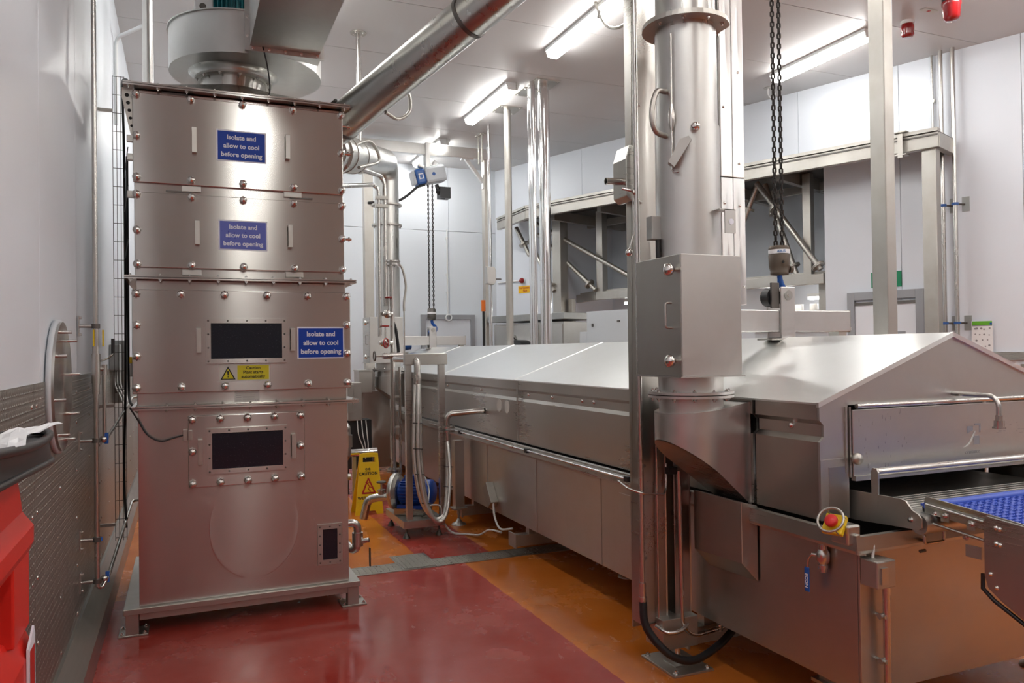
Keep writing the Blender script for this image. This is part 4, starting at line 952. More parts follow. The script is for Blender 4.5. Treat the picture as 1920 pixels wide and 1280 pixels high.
MB().tube(spline([(2.21, 3.40, .235), (2.24, 3.34, .215), (2.32, 3.33, .22), (2.42, 3.40, .235)]), .012, 8).build('retaining_loop', M['pipe'], lp)
rl = thing('bent_rod', 'thin bent steel rod looped round the near post below the transition hood', 'rod', (2.2, 3.38, .93))
MB().pipe([(2.295, 3.412, 1.055), (2.285, 3.40, .93), (2.25, 3.37, .905), (2.11, 3.345, .925), (2.06, 3.40, .945), (2.12, 3.60, .95)], .006, .03, 8).build('rod', M['pipe'], rl)
MB().cyl((2.232, 3.405, .25), (2.232, 3.405, 1.30), .006, 8).build('upright', M['pipe'], rl)
MB().cbox((2.31, 3.39, 1.02), (.05, .04, .035)).build('rod_clamp', M['black'], rl)
ac = thing('actuator_box', 'steel actuator box with stub pipe and hanging ball lever left of the near stack', 'box', (2.09, 3.46, 2.4))
MB().prism([(2.085, 2.43), (2.115, 2.405), (2.143, 2.41), (2.143, 2.69), (2.11, 2.695), (2.085, 2.62)], (0, 3.42, 0), (1, 0, 0), (0, 0, 1), (0, .13, 0)).build('box', M['steel'], ac, bev=.004)
MB().hollow((2.085, 3.46, 2.51), (1.99, 3.46, 2.505), .018, .013, 16).build('stub_pipe', M['pipe'], ac)
MB().tube([(2.125, 3.42, 2.42), (2.125, 3.42, 2.23), (2.12, 3.42, 2.22), (2.10, 3.42, 2.16)], .005, 8).build('lever', M['pipe'], ac)
MB().sphere((2.097, 3.42, 2.14), .02, 14, 10).build('ball', M['knob'], ac)
MB().pipe([(2.13, 3.40, 2.43), (2.09, 3.37, 2.445), (2.05, 3.40, 2.46)], .008, .02, 8).build('link_arm', M['pipe'], ac)
rb = thing('warning_beacon', 'red dome beacon beside the near clad column above the hood', 'beacon', (2.84, 3.60, 1.95))
MB().cyl((2.838, 3.60, 1.955), (2.87, 3.60, 1.955), .035, 18).build('base', M['dark_steel'], rb)
MB().lathe([(.034, 0), (.036, .05), (.03, .085), (.015, .1), (.0005, .102)], (2.87, 3.60, 1.955), (1, 0, 0), 18).build('lens', M['red_btn'], rb)
# ------------------------------------------------------------ steel platform along the slanting wall
pf = thing('steel_platform', 'raised steel service platform with braced frame behind the fryer', 'platform', wp(4.3, .3, 0))
Pu = Vector((4.75, 10.62, 0)); Pe = Vector((4.75, 11.75, 0)); Pr = wp(7.16, .50, 0)  # platform coordinates scaled outward about the camera, then written as plain values
def zz(p, z): return Vector((p.x, p.y, z))
for a, b, nm in ((Pu, Pr, 'front_beam'), (Pe, Pu, 'end_beam')):
    o = MB().beam(zz(a, 3.685), zz(b, 3.685), .07, .15).build(nm, M['steel_dull'], pf, bev=.003)
    MB().beam(zz(a, 3.785), zz(b, 3.785), .10, .035).build('kerb_angle', M['steel_dull'], o)
    MB().beam(zz(a, 3.735)+Vector((-.04, -.015, 0)), zz(b, 3.735)+Vector((-.04, -.015, 0)), .008, .014).build('groove', M['dark_steel'], o)
MB().beam(wp(7.13, .02, 3.685), wp(7.13, .50, 3.685), .07, .15).build('end_beam', M['steel_dull'], pf, bev=.003)
dk = [zz(Pu, 3.75), zz(Pr, 3.75), wp(7.16, .02, 3.75), wp(.6, .02, 3.75), zz(Pe, 3.75)]
MB().add(dk+[p+Vector((0, 0, .02)) for p in dk], [[0, 1, 2, 3, 4], [9, 8, 7, 6, 5]]+[[i, 5+i, 5+(i+1) % 5, (i+1) % 5] for i in range(5)]).build('deck', M['dark_steel'], pf)
wbox(1.55, 5.70, -1.28, .01, 3.73, 3.76).build('deck', M['dark_steel'], pf)
for s in (1.8, 2.7, 3.6, 4.5, 5.4): MB().beam(wp(s, -1.25, 3.66), wp(s, .44, 3.66), .07, .14).build('joist', M['steel_dull'], pf)
MB().beam(wp(1.6, -.6, 3.64), wp(5.68, -.6, 3.64), .07, .10).build('joist', M['steel_dull'], pf)
# lower frame inside the bay
Lc = wp(2.19, -.10, 0); Le = wp(1.56, -.38, 0); Lr = wp(5.70, -.10, 0)  # lower frame and braces also scaled about the camera, by a larger factor
for a, b, nm in ((Lc, Lr, 'lower_beam'), (Le, Lc, 'lower_end_beam')):
    o = MB().beam(zz(a, 2.45), zz(b, 2.45), .08, .12).build(nm, M['steel_dull'], pf, bev=.003)
    MB().beam(zz(a, 2.525)+WN*-.06, zz(b, 2.525)+WN*-.06, .03, .035).build('kerb_angle', M['steel_dull'], o)
dk = [zz(Lc, 2.48), zz(Lr, 2.48), wp(5.70, -1.28, 2.48), wp(1.56, -1.28, 2.48), zz(Le, 2.48)]
MB().add(dk+[p+Vector((0, 0, .012)) for p in dk], [[0, 1, 2, 3, 4], [9, 8, 7, 6, 5]]+[[i, 5+i, 5+(i+1) % 5, (i+1) % 5] for i in range(5)]).build('lower_deck', M['steel_dull'], pf)
for s, t, z0, z1, w in ((2.27, -.12, 2.50, 3.72, .12), (3.4, -.12, 2.5, 3.72, .10), (5.5, -.12, 2.5, 3.72, .10), (1.62, .10, 0, 3.72, .17), (1.78, .02, 0, 2.42, .08), (5.6, -.3, 0, 2.4, .1), (4.2, -.3, 0, 2.4, .1)):
    MB().obox(wp(s, t, (z0+z1)/2), WD*w/2, WN*w/2, (0, 0, (z1-z0)/2)).build('column', M['steel_dull'], pf, bev=.004)
def brace(a, b, r=.034, discs=()):
    o = MB().cyl(a, b, r, 14).build('brace_tube', M['steel_dull'], pf); a, b = Vector(a), Vector(b); d = (b-a).normalized()
    for f in discs:
        c = a+(b-a)*f
        for e in (-.008, .008): MB().cyl(c+d*(e-.006), c+d*(e+.006), .08, 18).build('brace_flange', M['steel_dull'], o)
brace(wp(1.044, .12, 3.70), wp(3.15, -.02, 2.545)); brace(wp(1.11, .06, 3.49), wp(2.215, -.03, 2.537), discs=(.90,)); brace(wp(.91, .06, 3.42), wp(1.58, .20, 2.55), discs=(.92,))
brace(wp(4.884, -.05, 3.70), wp(4.354, -.05, 2.537), discs=(.26,)); brace(wp(4.884, -.02, 3.70), wp(5.69, -.02, 2.55), discs=(.30, .96)); brace(wp(4.91, -.18, 3.70), wp(5.31, -.18, 2.525), discs=(.32, .9))
brace(wp(.80, .25, 3.62), wp(1.05, .20, 3.15), discs=(.6,))
# right-hand post with clamp
o = MB().obox(wp(7.055, .43, 1.895), WD*.068, WN*.06, (0, 0, 1.895)).build('end_post', M['steel_dull'], pf, bev=.006)
MB().obox(wp(7.055, .43, 3.794), WD*.072, WN*.064, (0, 0, .004)).build('post_cap', M['steel'], o)
MB().obox(wp(6.827, .60, 3.67), WD*.025, WN*.008, (0, 0, .12)).obox(wp(6.827, .56, 3.81), WD*.06, WN*.05, (0, 0, .006)).obox(wp(6.827, .56, 3.58), WD*.06, WN*.05, (0, 0, .006)).build('beam_clamp', M['steel_dull'], pf)
# strip lights slung under the lower frame
M['lamp_small'] = mat('small_lamp_diffuser', (.9, .9, .9), .4, emit=(1, .97, .92), es=LAMP*.55)
def small_strip(a, b, label):
    t = thing('strip_light', label, 'light', (a+b)/2, 'strip lights under the platform'); d = (b-a)/2; w = Vector((-d.y, d.x, 0)).normalized()
    MB().obox((a+b)/2+Vector((0, 0, .035)), d*1.03, w*.06, (0, 0, .02)).build('housing', M['white'], t)
    MB().obox((a+b)/2, d, w*.055, (0, 0, .018)).build('diffuser', M['lamp_small'], t)
    return t
small_strip(wp(2.55, -.35, 2.33), wp(3.65, -.35, 2.33), 'lit strip lamp under the platform, left of the damper box')
small_strip(wp(4.70, -.45, 2.31), wp(5.10, -.45, 2.31), 'lit strip lamp under the platform, right of the damper box')
small_strip(wp(5.10, -.95, 2.28), wp(5.62, -.95, 2.28), 'lit strip lamp deep under the platform beside the yoke plate')
# room under the platform: cabinets and panels
cb = thing('steel_cabinet', 'low steel cabinet unit with overhanging top beside the chrome pipes', 'cabinet', wp(2.0, 1.0, 0))
wbox(1.30, 2.70, .55, 1.2, 0, 2.03).build('cabinet_body', M['steel'], cb, bev=.004); wbox(1.22, 2.76, .5, 1.26, 2.06, 2.15).build('cabinet_top', M['galv'], cb, bev=.004)
for s0, s1 in ((1.36, 1.62), (1.64, 2.22), (2.30, 2.68)): wbox(s0, s1, 1.2, 1.215, .1, 2.0).build('cabinet_door', M['steel_bare'], cb, bev=.003)
cbx = thing('wheeled_guard', 'black rounded guard with slotted steel cheek in front of the cabinet', 'guard', wp(2.15, 1.5, 0))
MB().cyl(wp(2.18, 1.42, 1.62), wp(2.18, 1.62, 1.62), .17, 24).build('guard_drum', M['black_gloss'], cbx)
MB().prism([(0, 0), (.2, 0), (.2, .12), (.10, .30), (0, .34)], wp(1.98, 1.5, 1.55), WD, (0, 0, 1), WN*.03).build('cheek', M['steel_bare'], cbx)
MB().beam(wp(2.02, 1.535, 1.86), wp(2.14, 1.535, 1.77), .01, .03, WN).build('slot', M['dark'], cbx)
MB().cyl(wp(2.15, 1.5, 0), wp(2.15, 1.5, 1.56), .05, 12).build('stand', M['steel_dull'], cbx)
gp = thing('control_panel', 'large plain grey panel under the platform beside the damper box', 'panel', wp(3.8, 1.1, 0))
wbox(3.11, 5.2, 1.05, 1.2, 0, 2.14).build('panel_body', M['hoist_grey'], gp, bev=.004); wbox(2.98, 3.11, 1.1, 1.2, 0, 1.88).build('side_panel', M['hoist_grey'], gp, bev=.004)
wbox(3.20, 3.225, 1.2, 1.21, 1.94, 1.98).build('lock', M['dark_steel'], gp); wbox(3.62, 3.66, 1.2, 1.21, 1.99, 2.01).build('lock', M['dark_steel'], gp)
rk = thing('storage_rack', 'steel rack with brown stained uprights under the platform behind the yoke plate', 'rack', wp(5.3, -.9, 0))
for s in (4.95, 5.15, 5.35, 5.55): wbox(s, s+.09, -.9, -.84, 0, 2.2).build('upright', M['steel_tank'], rk)
for z in (1.9, 2.08): wbox(4.9, 5.68, -.92, -.82, z, z+.04).build('rail', M['steel_tank'], rk)
bt = thing('pale_box', 'pale box glimpsed between the near lifting beam and the hood ridge', 'box', wp(6.2, 1.6, 0))
wbox(5.85, 6.6, 1.4, 1.8, 1.1, 1.80).build('box_body', M['hoist_grey'], bt, bev=.01); wbox(5.82, 6.63, 1.37, 1.83, 1.80, 1.83).build('box_rim', M['white'], bt)
for s in (5.9, 6.5): wbox(s, s+.05, 1.5, 1.7, 0, 1.1).build('leg', M['steel_dull'], bt)
# ------------------------------------------------------------ poles and pipes hung from the ceiling
def pole(x, y, r, z0, plate, label, m='chrome', cat='pipe', sq=True, w=.11):
    t = thing('hung_pipe', label, cat, (x, y, z0))
    MB().cyl((x, y, z0), (x, y, H-.01), r, 24 if r > .03 else 14).build('pipe', M[m], t)
    if plate:
        (MB().box(x-w, x+w, y-w, y+w, H-.012, H-.001) if sq else MB().cyl((x, y, H-.012), (x, y, H-.001), w, 24)).build('ceiling_plate', M['steel_dull'], t)
        for dx in (-.8, .8):
            for dy in (-.8, .8): inst('bolt', DOME, M['knob'], t, (x+dx*w*(1 if sq else .6), y+dy*w*(1 if sq else .6), H-.012), FACE['-z'], (.7,)*3)
    return t
big = pole(3.82, 8.04, .066, 1.2, True, 'thick polished steel pipe dropping from the ceiling behind the hood', w=.15)
MB().cyl((3.82, 8.04, 2.44), (3.82, 8.04, 2.442), .0665, 24).build('weld_ring', M['dark_steel'], big)
pole(3.665, 8.00, .030, 1.3, False, 'slim polished pipe hugging the left of the thick chrome pipe', 'chrome')
pole(3.80, 8.36, .036, 1.2, True, 'bright slim pipe with square ceiling plate left of the thick chrome pipe', 'chrome', w=.14)
pole(3.80, 9.07, .046, 1.1, True, 'dull pole with a square ceiling plate at the end of the platform', 'steel_dull', w=.15)
pole(3.80, 9.73, .024, 1.3, False, 'thin bright pipe beside the far gantry post', 'chrome')
pole(3.89, 10.35, .012, 4.3, True, 'left of two short hanger rods above the far gantry', 'steel_dull', 'rod', False, .05)
pole(3.89, 10.22, .012, 4.3, True, 'right of two short hanger rods above the far gantry', 'steel_dull', 'rod', False, .05)
pole(1.56, 7.38, .022, 3.35, True, 'hanger rod with round ceiling plate above the diagonal duct', 'pipe', 'rod', False, .075)
pole(-.235, 6.55, .038, 3.26, False, 'vertical pole rising to the ceiling behind the tower top left', 'pipe', 'pole')
cbox_ = thing('switch_box', 'small steel switch box with lever on the thin pipe beside the far gantry post', 'box', (3.80, 9.66, 2.6))
MB().prism([(3.71, 2.54), (3.80, 2.52), (3.83, 2.56), (3.83, 2.72), (3.81, 2.76), (3.70, 2.76)], (0, 9.60, 0), (1, 0, 0), (0, 0, 1), (0, .09, 0)).build('box', M['steel_bare'], cbox_, bev=.004)
MB().cyl((3.83, 9.64, 2.60), (3.92, 9.64, 2.60), .009, 8).build('lever', M['dark_steel'], cbox_)
ob = thing('signal_tower', 'orange signal beacon on a thin black stalk beside the far gantry post', 'beacon', wp(1.22, 1.5, 1.5))
MB().cyl(wp(1.35, 1.45, 1.2), wp(1.35, 1.45, 2.22), .018, 10).build('stalk', M['black'], ob); MB().cyl(wp(1.35, 1.45, 2.22), wp(1.35, 1.45, 2.38), .032, 14).build('lens', M['orange_lens'], ob)
# ------------------------------------------------------------ things on the far and right walls
yn = thing('fault_notice', 'small yellow notice on the slanting wall between the poles', 'sign', wp(.74, .01, 2.64))
o = wbox(.58, .90, 0.001, .006, 2.585, 2.70).build('plate', M['sign_orange'], yn)
zr = math.atan2(WD.y, WD.x)
lettering('Refrigeration', .05, M['ink_red'], yn, wp(.74, .0075, 2.668), (R(90), 0, zr), bold=.0006); lettering('Fault', .05, M['ink_red'], yn, wp(.74, .0075, 2.618), (R(90), 0, zr), bold=.0006)
rb2 = thing('fault_lamp', 'small dark red lamp above the yellow notice', 'lamp', wp(.70, .02, 2.78))
MB().cyl(wp(.70, .001, 2.785), wp(.70, .03, 2.785), .05, 20).build('base', M['white'], rb2); MB().lathe([(.045, .03), (.042, .06), (.02, .085), (.0005, .09)], wp(.70, 0, 2.785), WN, 20).build('lens', M['red_dark'], rb2)
MB().cyl(wp(.10, .02, 2.79), wp(.65, .02, 2.79), .012, 8).build('conduit', M['white'], rb2)
dw = thing('door_1', 'white personnel door in grey frame on the slanting wall behind the gantry posts', 'door', wp(6.4, .17, 0))
dw['kind'] = 'structure'
for s0, s1, z0, z1 in ((6.02, 6.10, 0, 2.25), (6.75, 6.83, 0, 2.25), (6.10, 6.75, 2.16, 2.25)): wbox(s0, s1, .001, .05, z0, z1).build('frame', M['trim_grey'], dw, bev=.003)
wbox(6.10, 6.75, .002, .03, 0, 2.14).build('leaf', M['door_white'], dw, bev=.003); wbox(6.10, 6.75, .03, .04, 2.10, 2.135).build('closer_rail', M['dark_steel'], dw)
wbox(6.52, 6.64, .03, .035, 1.55, 1.80).build('vision_panel', M['trim_grey'], dw)
ex = thing('exit_sign', 'green exit sign half hidden behind the near gantry post', 'sign', wp(6.43, .17, 2.36))
wbox(6.28, 6.60, .002, .015, 2.29, 2.46).build('plate', M['exit_green'], ex); wbox(6.30, 6.33, .015, .018, 2.31, 2.44).build('pictogram', M['sign_white'], ex)
po = thing('hygiene_poster', 'white wall poster with green heading and rows of small drawings', 'poster', wp(7.38, .01, 1.74))
wbox(7.28, 7.47, .031, .035, 1.575, 1.885).build('sheet', M['paper'], po); wbox(7.285, 7.465, .035, .037, 1.842, 1.882).build('heading', M['green'], po); wbox(7.445, 7.465, .037, .038, 1.845, 1.865).build('heading_corner', M['blue'], po); wbox(7.285, 7.465, .035, .037, 1.832, 1.842).build('heading_rule', M['ink_grey'], po)
random.seed(5); q_ = MB()
for r_, ks in enumerate(((.02, .035, .075, .10, .15), (.02, .06, .10, .145), (.03, .085, .13), (.02, .055, .11, .145))):
    for k_ in ks:
        c = wp(7.285+k_+.008, .036, 1.805-.058*r_+random.uniform(-.006, .006)); q_.cyl(c, c+WN*.002, random.uniform(.006, .011), 8)
q_.build('drawings', M['ink_grey'], po, stuff=True)
for k, (s, zb) in enumerate(((7.055, 1.2), (7.17, 1.2))):
    t = thing('riser_pipe', ('left', 'right')[k]+' of two vertical pipes on bracket plates on the slanting wall', 'pipe', wp(s, .1, zb), 'pipes on the slanting wall')
    MB().cyl(wp(s, .1, zb), wp(s, .1, H), .022, 14).build('pipe', M['pipe'], t)
    for z in (3.09, 1.87):
        wbox(s+.035, s+.105, .001, .006, z-.075, z+.075).build('bracket_plate', M['galv'], t); MB().cyl(wp(s+.06, .006, z), wp(s, .1, z), .010, 8).build('stand_off', M['dark_steel'], t)
        MB().hollow(wp(s, .1, z-.012), wp(s, .1, z+.012), .034, .02, 16).build('blue_clip', M['hoist_blue'], t)
        if k == 0: wbox(s-.105, s-.035, .001, .006, z-.075, z+.075).build('bracket_plate', M['galv'], t); MB().cyl(wp(s-.11, .09, z), wp(s, .1, z), .010, 8).build('cross_rod', M['dark_steel'], t)
t = thing('conduit_run', 'thin conduit on the slanting wall left of the paired pipes', 'pipe', wp(6.95, .05, 3.4)); MB().cyl(wp(6.95, .03, 3.42), wp(6.95, .03, H), .012, 10).build('pipe', M['pipe'], t)
for z in (3.6, 4.2): wbox(6.93, 6.97, .001, .04, z, z+.03).build('clip', M['steel_dull'], t)
fdr = thing('door_2', 'white door in grey frame on the far wall behind the far hoist', 'door', (4.03, 12.27, 0)); fdr['kind'] = 'structure'
for x0, x1, z0, z1 in ((3.57, 3.645, 0, 2.25), (4.42, 4.495, 0, 2.25), (3.645, 4.42, 2.17, 2.25)): MB().box(x0, x1, 12.24, 12.299, z0, z1).build('frame', M['trim_grey'], fdr, bev=.003)
MB().box(3.645, 4.42, 12.265, 12.295, 0, 2.17).build('leaf', M['door_white'], fdr)
pc = thing('pull_cord', 'white pull cord pipe hanging on the far wall above the door', 'cord', (4.03, 12.26, 2.2))
MB().cyl((4.03, 12.27, 2.24), (4.03, 12.27, 3.66), .012, 8).build('tube', M['white'], pc); MB().torus((4.03, 12.22, 2.20), (0, 1, 0), .05, .013, 20, 8).build('ring', M['white'], pc)
for z in (3.5, 2.9, 2.6): MB().box(4.01, 4.05, 12.27, 12.299, z, z+.03).build('clip', M['white'], pc)
# ceiling sounder, beacon and notice
sd = thing('sounder', 'small red sounder on the ceiling right of the near gantry post', 'alarm', (6.31, 5.27, 4.6))
MB().cyl((6.31, 5.27, H-.03), (6.31, 5.27, H), .06, 20).build('base', M['white'], sd); MB().lathe([(.05, -.03), (.057, -.05), (.057, -.09), (.052, -.10), (.057, -.13), (.045, -.15), (.0005, -.15)], (6.31, 5.27, H), n=24).build('horn', M['red_dark'], sd)
bc = thing('alarm_beacon', 'large red beacon with dark base on the ceiling at the top right', 'beacon', (6.16, 4.70, 4.5))
MB().cyl((6.16, 4.70, H-.08), (6.16, 4.70, H), .075, 24).build('base', M['black'], bc); MB().lathe([(.078, -.08), (.078, -.11), (.072, -.12), (.068, -.215), (.05, -.24), (.0005, -.245)], (6.16, 4.70, H), n=28).build('lens', M['red_dark'], bc)
cp_ = thing('flat_plaque', 'thin grey plaque lying flat on the ceiling between the red alarms', 'sign', (6.28, 5.02, H-.01)); MB().box(6.20, 6.37, 4.995, 5.05, H-.008, H-.001).build('plate', M['label_grey'], cp_); MB().box(6.27, 6.30, 5.01, 5.035, H-.010, H-.008).build('mark', M['ink_red'], cp_)
hk = thing('cable_hook', 'small wire hook on the ceiling left of the hoist chains', 'hook', (6.37, 7.24, 4.6))
MB().cyl((6.37, 7.24, H-.006), (6.37, 7.24, H), .05, 16).build('rose', M['steel_dull'], hk); MB().tube(spline([(6.37, 7.24, H-.005), (6.37, 7.24, H-.08), (6.41, 7.23, H-.12), (6.46, 7.22, H-.09), (6.46, 7.22, H-.05)]), .006, 8).build('hook', M['white'], hk)
lc = thing('lamp_cable', 'grey flexible cable looping under the strip light beside the near stack', 'cable', (3.4, 5.7, 4.5))
MB().tube(spline([(3.36, 5.98, H-.002), (3.37, 5.93, H-.12), (3.40, 5.86, H-.25), (3.46, 5.74, H-.30), (3.55, 5.60, H-.22), (3.58, 5.50, H-.10), (3.58, 5.48, H-.05)]), .014, 8).build('cable', M['steel_dull'], lc); MB().cyl((3.368, 5.935, H-.16), (3.372, 5.92, H-.10), .02, 10).build('gland', M['pipe'], lc)
# ------------------------------------------------------------ left wall fittings
PX, PY = -.44, 4.78
lw = thing('water_pipework', 'vertical water pipe on stand-off brackets with valves on the left wall', 'pipe', (PX, PY, .38))
MB().cyl((PX, PY, .40), (PX, PY, H-.004), .013, 14).build('riser', M['pipe'], lw)
MB().cyl((PX, PY+.0, 1.50), (PX, PY, 1.66), .022, 12).cyl((PX, PY, 1.66), (PX, PY, 1.70), .018, 6).cyl((PX, PY, 1.44), (PX, PY, 1.50), .018, 12).build('pressure_reducer', M['pipe'], lw)
MB().cyl((PX+.035, PY+.05, 1.21), (PX+.035, PY+.05, 1.55), .010, 12).build('drop_pipe', M['pipe'], lw)
MB().cyl((PX+.035, PY+.05, 1.60), (PX+.035, PY+.05, 1.545), .017, 8).cyl((PX, PY, 1.575), (PX+.035, PY+.05, 1.575), .011, 8).build('branch_valve', M['pipe'], lw)
for k, y in enumerate((.0, .05)):
    MB().tube([(PX+.02, PY+.05, 1.62), (PX+.05, PY+.1+y, 1.635), (PX+.07, PY+.16+y, 1.66)], .005, 8).build('valve_stem', M['pipe'], lw)
    MB().cyl((PX+.07, PY+.16+y, 1.66), (PX+.07, PY+.16+y, 1.745), .008, 10).build('black_grip', M['black'], lw)
for z0 in (1.70, ): MB().box(PX-.012, PX-.006, PY-.02, PY+.02, z0, z0+.09).box(PX+.03, PX+.036, PY+.02, PY+.05, z0, z0+.09).build('brass_union', M['yellow2'], lw)
for k, z in enumerate((1.81, 1.19, .655, .43)):
    MB().cyl((XW+.007, PY, z), (PX, PY, z), .010, 10).build('stand_off', M['pipe'], lw)
    MB().box(XW+.0065, XW+.0125, PY-.018, PY+.018, z-.055, z+.055).build('wall_plate', M['steel'], lw)
    for dz in (-.045, .045): MB().cyl((XW+.01, PY, z+dz), (XW+.024, PY, z+dz), .007, 8).build('plate_bolt', M['knob'], lw)
    MB().hollow((PX, PY, z-.012), (PX, PY, z+.012), .022, .013, 14).build('clamp', M['dark_steel'], lw)
    if k in (1, 3): MB().cbox((PX+.045, PY+.05, z+.005), (.02, .02, .06)).build('blue_handle', M['blue'], lw, bev=.003); MB().sphere((PX+.03, PY+.04, z), .02, 10, 8).build('valve_ball', M['pipe'], lw)
    if k == 2: MB().cbox((PX+.012, PY, z), (.03, .02, .022)).build('blue_handle', M['blue'], lw, bev=.003)
MB().pipe([(PX+.05, PY+.05, 1.20), (-.36, 6.6, 1.33), (-.26, 6.6, 1.34)], .008, .05, 8).build('branch_pipe', M['steel_dull'], lw)
MB().pipe([(PX, PY, .40), (PX+.02, PY+.02, .385), (PX+.05, PY+.05, .44), (-.35, 6.25, .60), (-.26, 6.25, .61)], .010, .03, 8).build('branch_pipe', M['pipe'], lw)
dc = thing('round_cover', 'large round steel port cover bolted on the left wall', 'cover', (XW, 3.98, 1.515))
MB().lathe([(.0005, .0), (.297, .0), (.297, .018), (.28, .020)], (XW+.006, 3.98, 1.515), (1, 0, 0), 48).build('rim', M['hoist_grey'], dc)
MB().cyl((XW+.02, 3.98, 1.515), (XW+.036, 3.98, 1.515), .286, 48).build('disc', M['steel_tower'], dc)
for i in range(8):
    a = 2*math.pi*i/8+.2; MB().cyl((XW+.03, 3.98+.245*math.cos(a), 1.515+.245*math.sin(a)), (XW+.075, 3.98+.245*math.cos(a), 1.515+.245*math.sin(a)), .007, 8).build('bolt', M['knob'], dc)
eb = thing('electrical_box', 'tall grey electrical box on the left wall behind the tower', 'box', (-.47, 7.0, 1.25))
eb2 = thing('electrical_box', 'small grey electrical box in front of the tall one on the left wall', 'box', (-.47, 6.8, 1.5))
MB().box(XW, -.43, 6.95, 7.15, 1.27, 1.77).build('tall_box', M['galv'], eb, bev=.006); MB().box(-.505, -.47, 6.938, 6.95, 1.35, 1.42).build('latch', M['dark_steel'], eb)
MB().box(XW, -.455, 6.72, 6.90, 1.53, 1.735).build('front_box', M['galv'], eb2, bev=.006)
for k in range(3): MB().tube(spline([(-.50+.02*k, 6.8, 1.53), (-.49+.02*k, 6.75, 1.42), (-.44+.02*k, 6.6, 1.33), (-.40, 6.4, 1.27)]), .006, 6).build('white_cable', M['white_hose'], eb2)
# wire mesh cable tray with black cables climbing beside the tower
ct = thing('cable_tray', 'tall narrow wire mesh cable tray with black cables left of the tower', 'tray', (-.40, 5.9, .4))
for x in (-.432, -.408, -.384, -.362): MB().cyl((x, 5.9, .40), (x, 5.9, 3.55), .0022, 6).build('tray_wire', M['dark_steel'], ct)
RUNG = MB().cyl((-.036, 0, 0), (.036, 0, 0), .0022, 6).mesh('rung')
for i in range(26): inst('rung', RUNG, M['dark_steel'], ct, (-.397, 5.897, .42+.125*i))
MB().tube(spline([(-.28, 5.09, 3.265), (-.32, 5.3, 3.34), (-.362, 5.75, 3.46), (-.368, 5.86, 3.40), (-.362, 5.87, 3.0), (-.360, 5.87, 2.2), (-.362, 5.87, 1.6), (-.365, 5.87, 1.35), (-.37, 5.87, 1.2), (-.375, 5.87, .8), (-.36, 5.8, .5)], 6), .008, 8).build('black_cable', M['black'], ct)
MB().tube(spline([(-.345, 5.88, 3.0), (-.345, 5.88, 2.0), (-.345, 5.88, 1.5), (-.33, 5.7, 1.36), (-.29, 5.3, 1.34)], 6), .008, 8).build('black_cable', M['black'], ct)
for z in (2.85, 2.62, 2.3): MB().cyl((-.362, 5.87, z), (-.30, 5.2, z+.05), .003, 6).build('tie_wire', M['black'], ct)
for z in (.5, 1.3, 3.3): MB().box(XW+.0065, -.43, 5.89, 5.91, z, z+.02).build('tray_bracket', M['steel_dull'], ct)
yb = thing('cable_plug', 'small yellow and grey connector on the left flank of the tower', 'plug', (-.30, 5.3, 1.5))
MB().box(-.30, -.262, 5.25, 5.32, 1.52, 1.60).build('body', M['galv'], yb); MB().cyl((-.285, 5.24, 1.60), (-.285, 5.24, 1.64), .018, 12).build('cap', M['yellow2'], yb)
wc = thing('conduit_run', 'white conduit bending along the left wall and ceiling above the cable tray', 'pipe', (XW+.03, 7.3, 3.9))
MB().pipe([(XW+.02, 7.35, 3.6), (XW+.02, 7.35, 4.34), (-.22, 7.0, 4.38)], .016, .08, 10).build('pipe', M['white'], wc)

# ------------------------------------------------------------ pump skid
sk = thing('pump_skid', 'small steel skid with blue motor pump and upright hose frame beside the fryer', 'pump', (1.95, 7.0, 0))
MB().box(1.765, 2.145, 6.675, 7.34, .150, .158).box(1.765, 2.145, 6.675, 6.682, .095, .15).box(1.765, 1.772, 6.682, 7.34, .095, .15).box(2.138, 2.145, 6.682, 7.34, .095, .15).build('base_tray', M['steel'], sk)
for x in (1.805, 2.105):
    for y in (6.74, 7.29): MB().cyl((x, y, .025), (x, y, .15), .009, 10).lathe([(.009, .05), (.02, .03), (.032, .008), (.034, 0)], (x, y, 0), n=16).build('screw_foot', M['dark_steel'], sk)
MB().box(1.804, 1.858, 6.70, 6.75, .158, 1.53).build('post', M['steel'], sk, bev=.003); MB().box(2.11, 2.166, 6.70, 6.75, .158, 1.53).build('post', M['steel'], sk, bev=.003)
MB().box(1.795, 2.19, 6.695, 6.755, 1.53, 1.63).build('top_beam', M['steel'], sk, bev=.004)
va = Vector((.80, -.60, 0)); vc = Vector((1.80, 7.12, .355)); vp = Vector((.6, .8, 0))
MB().lathe([(.0005, -.03), (.13, -.03), (.165, -.012), (.17, .01), (.165, .03), (.145, .032), (.145, .05), (.10, .055), (.06, .06)], vc, va, 36).build('volute', M['steel'], sk)
mo = MB().lathe([(.0005, .05), (.085, .05), (.10, .07), (.10, .27), (.095, .28), (.118, .285), (.118, .36), (.10, .38), (.0005, .385)], vc, va, 28).build('motor', M['blue_motor'], sk, label='blue finned electric motor')
for i in range(24):
    a = 2*math.pi*i/24; e = vp*math.cos(a)+Vector((0, 0, 1))*math.sin(a); f_ = va.cross(e)
    MB().obox(vc+va*.17+e*.105, va*.09, e*.012, f_*.0025).build('cooling_fin', M['blue_motor'], mo)
MB().obox(vc+va*.16+Vector((0, 0, .13)), va*.05, vp*.045, (0, 0, .025)).build('terminal_box', M['blue_motor'], mo, bev=.005)
MB().obox(vc+va*.18+Vector((0, 0, -.125)), va*.12, vp*.10, (0, 0, .015)).build('motor_foot', M['blue_motor'], mo)
MB().obox(vc+va*.18+Vector((0, 0, -.165)), va*.14, vp*.12, (0, 0, .028)).build('pedestal', M['steel'], sk)
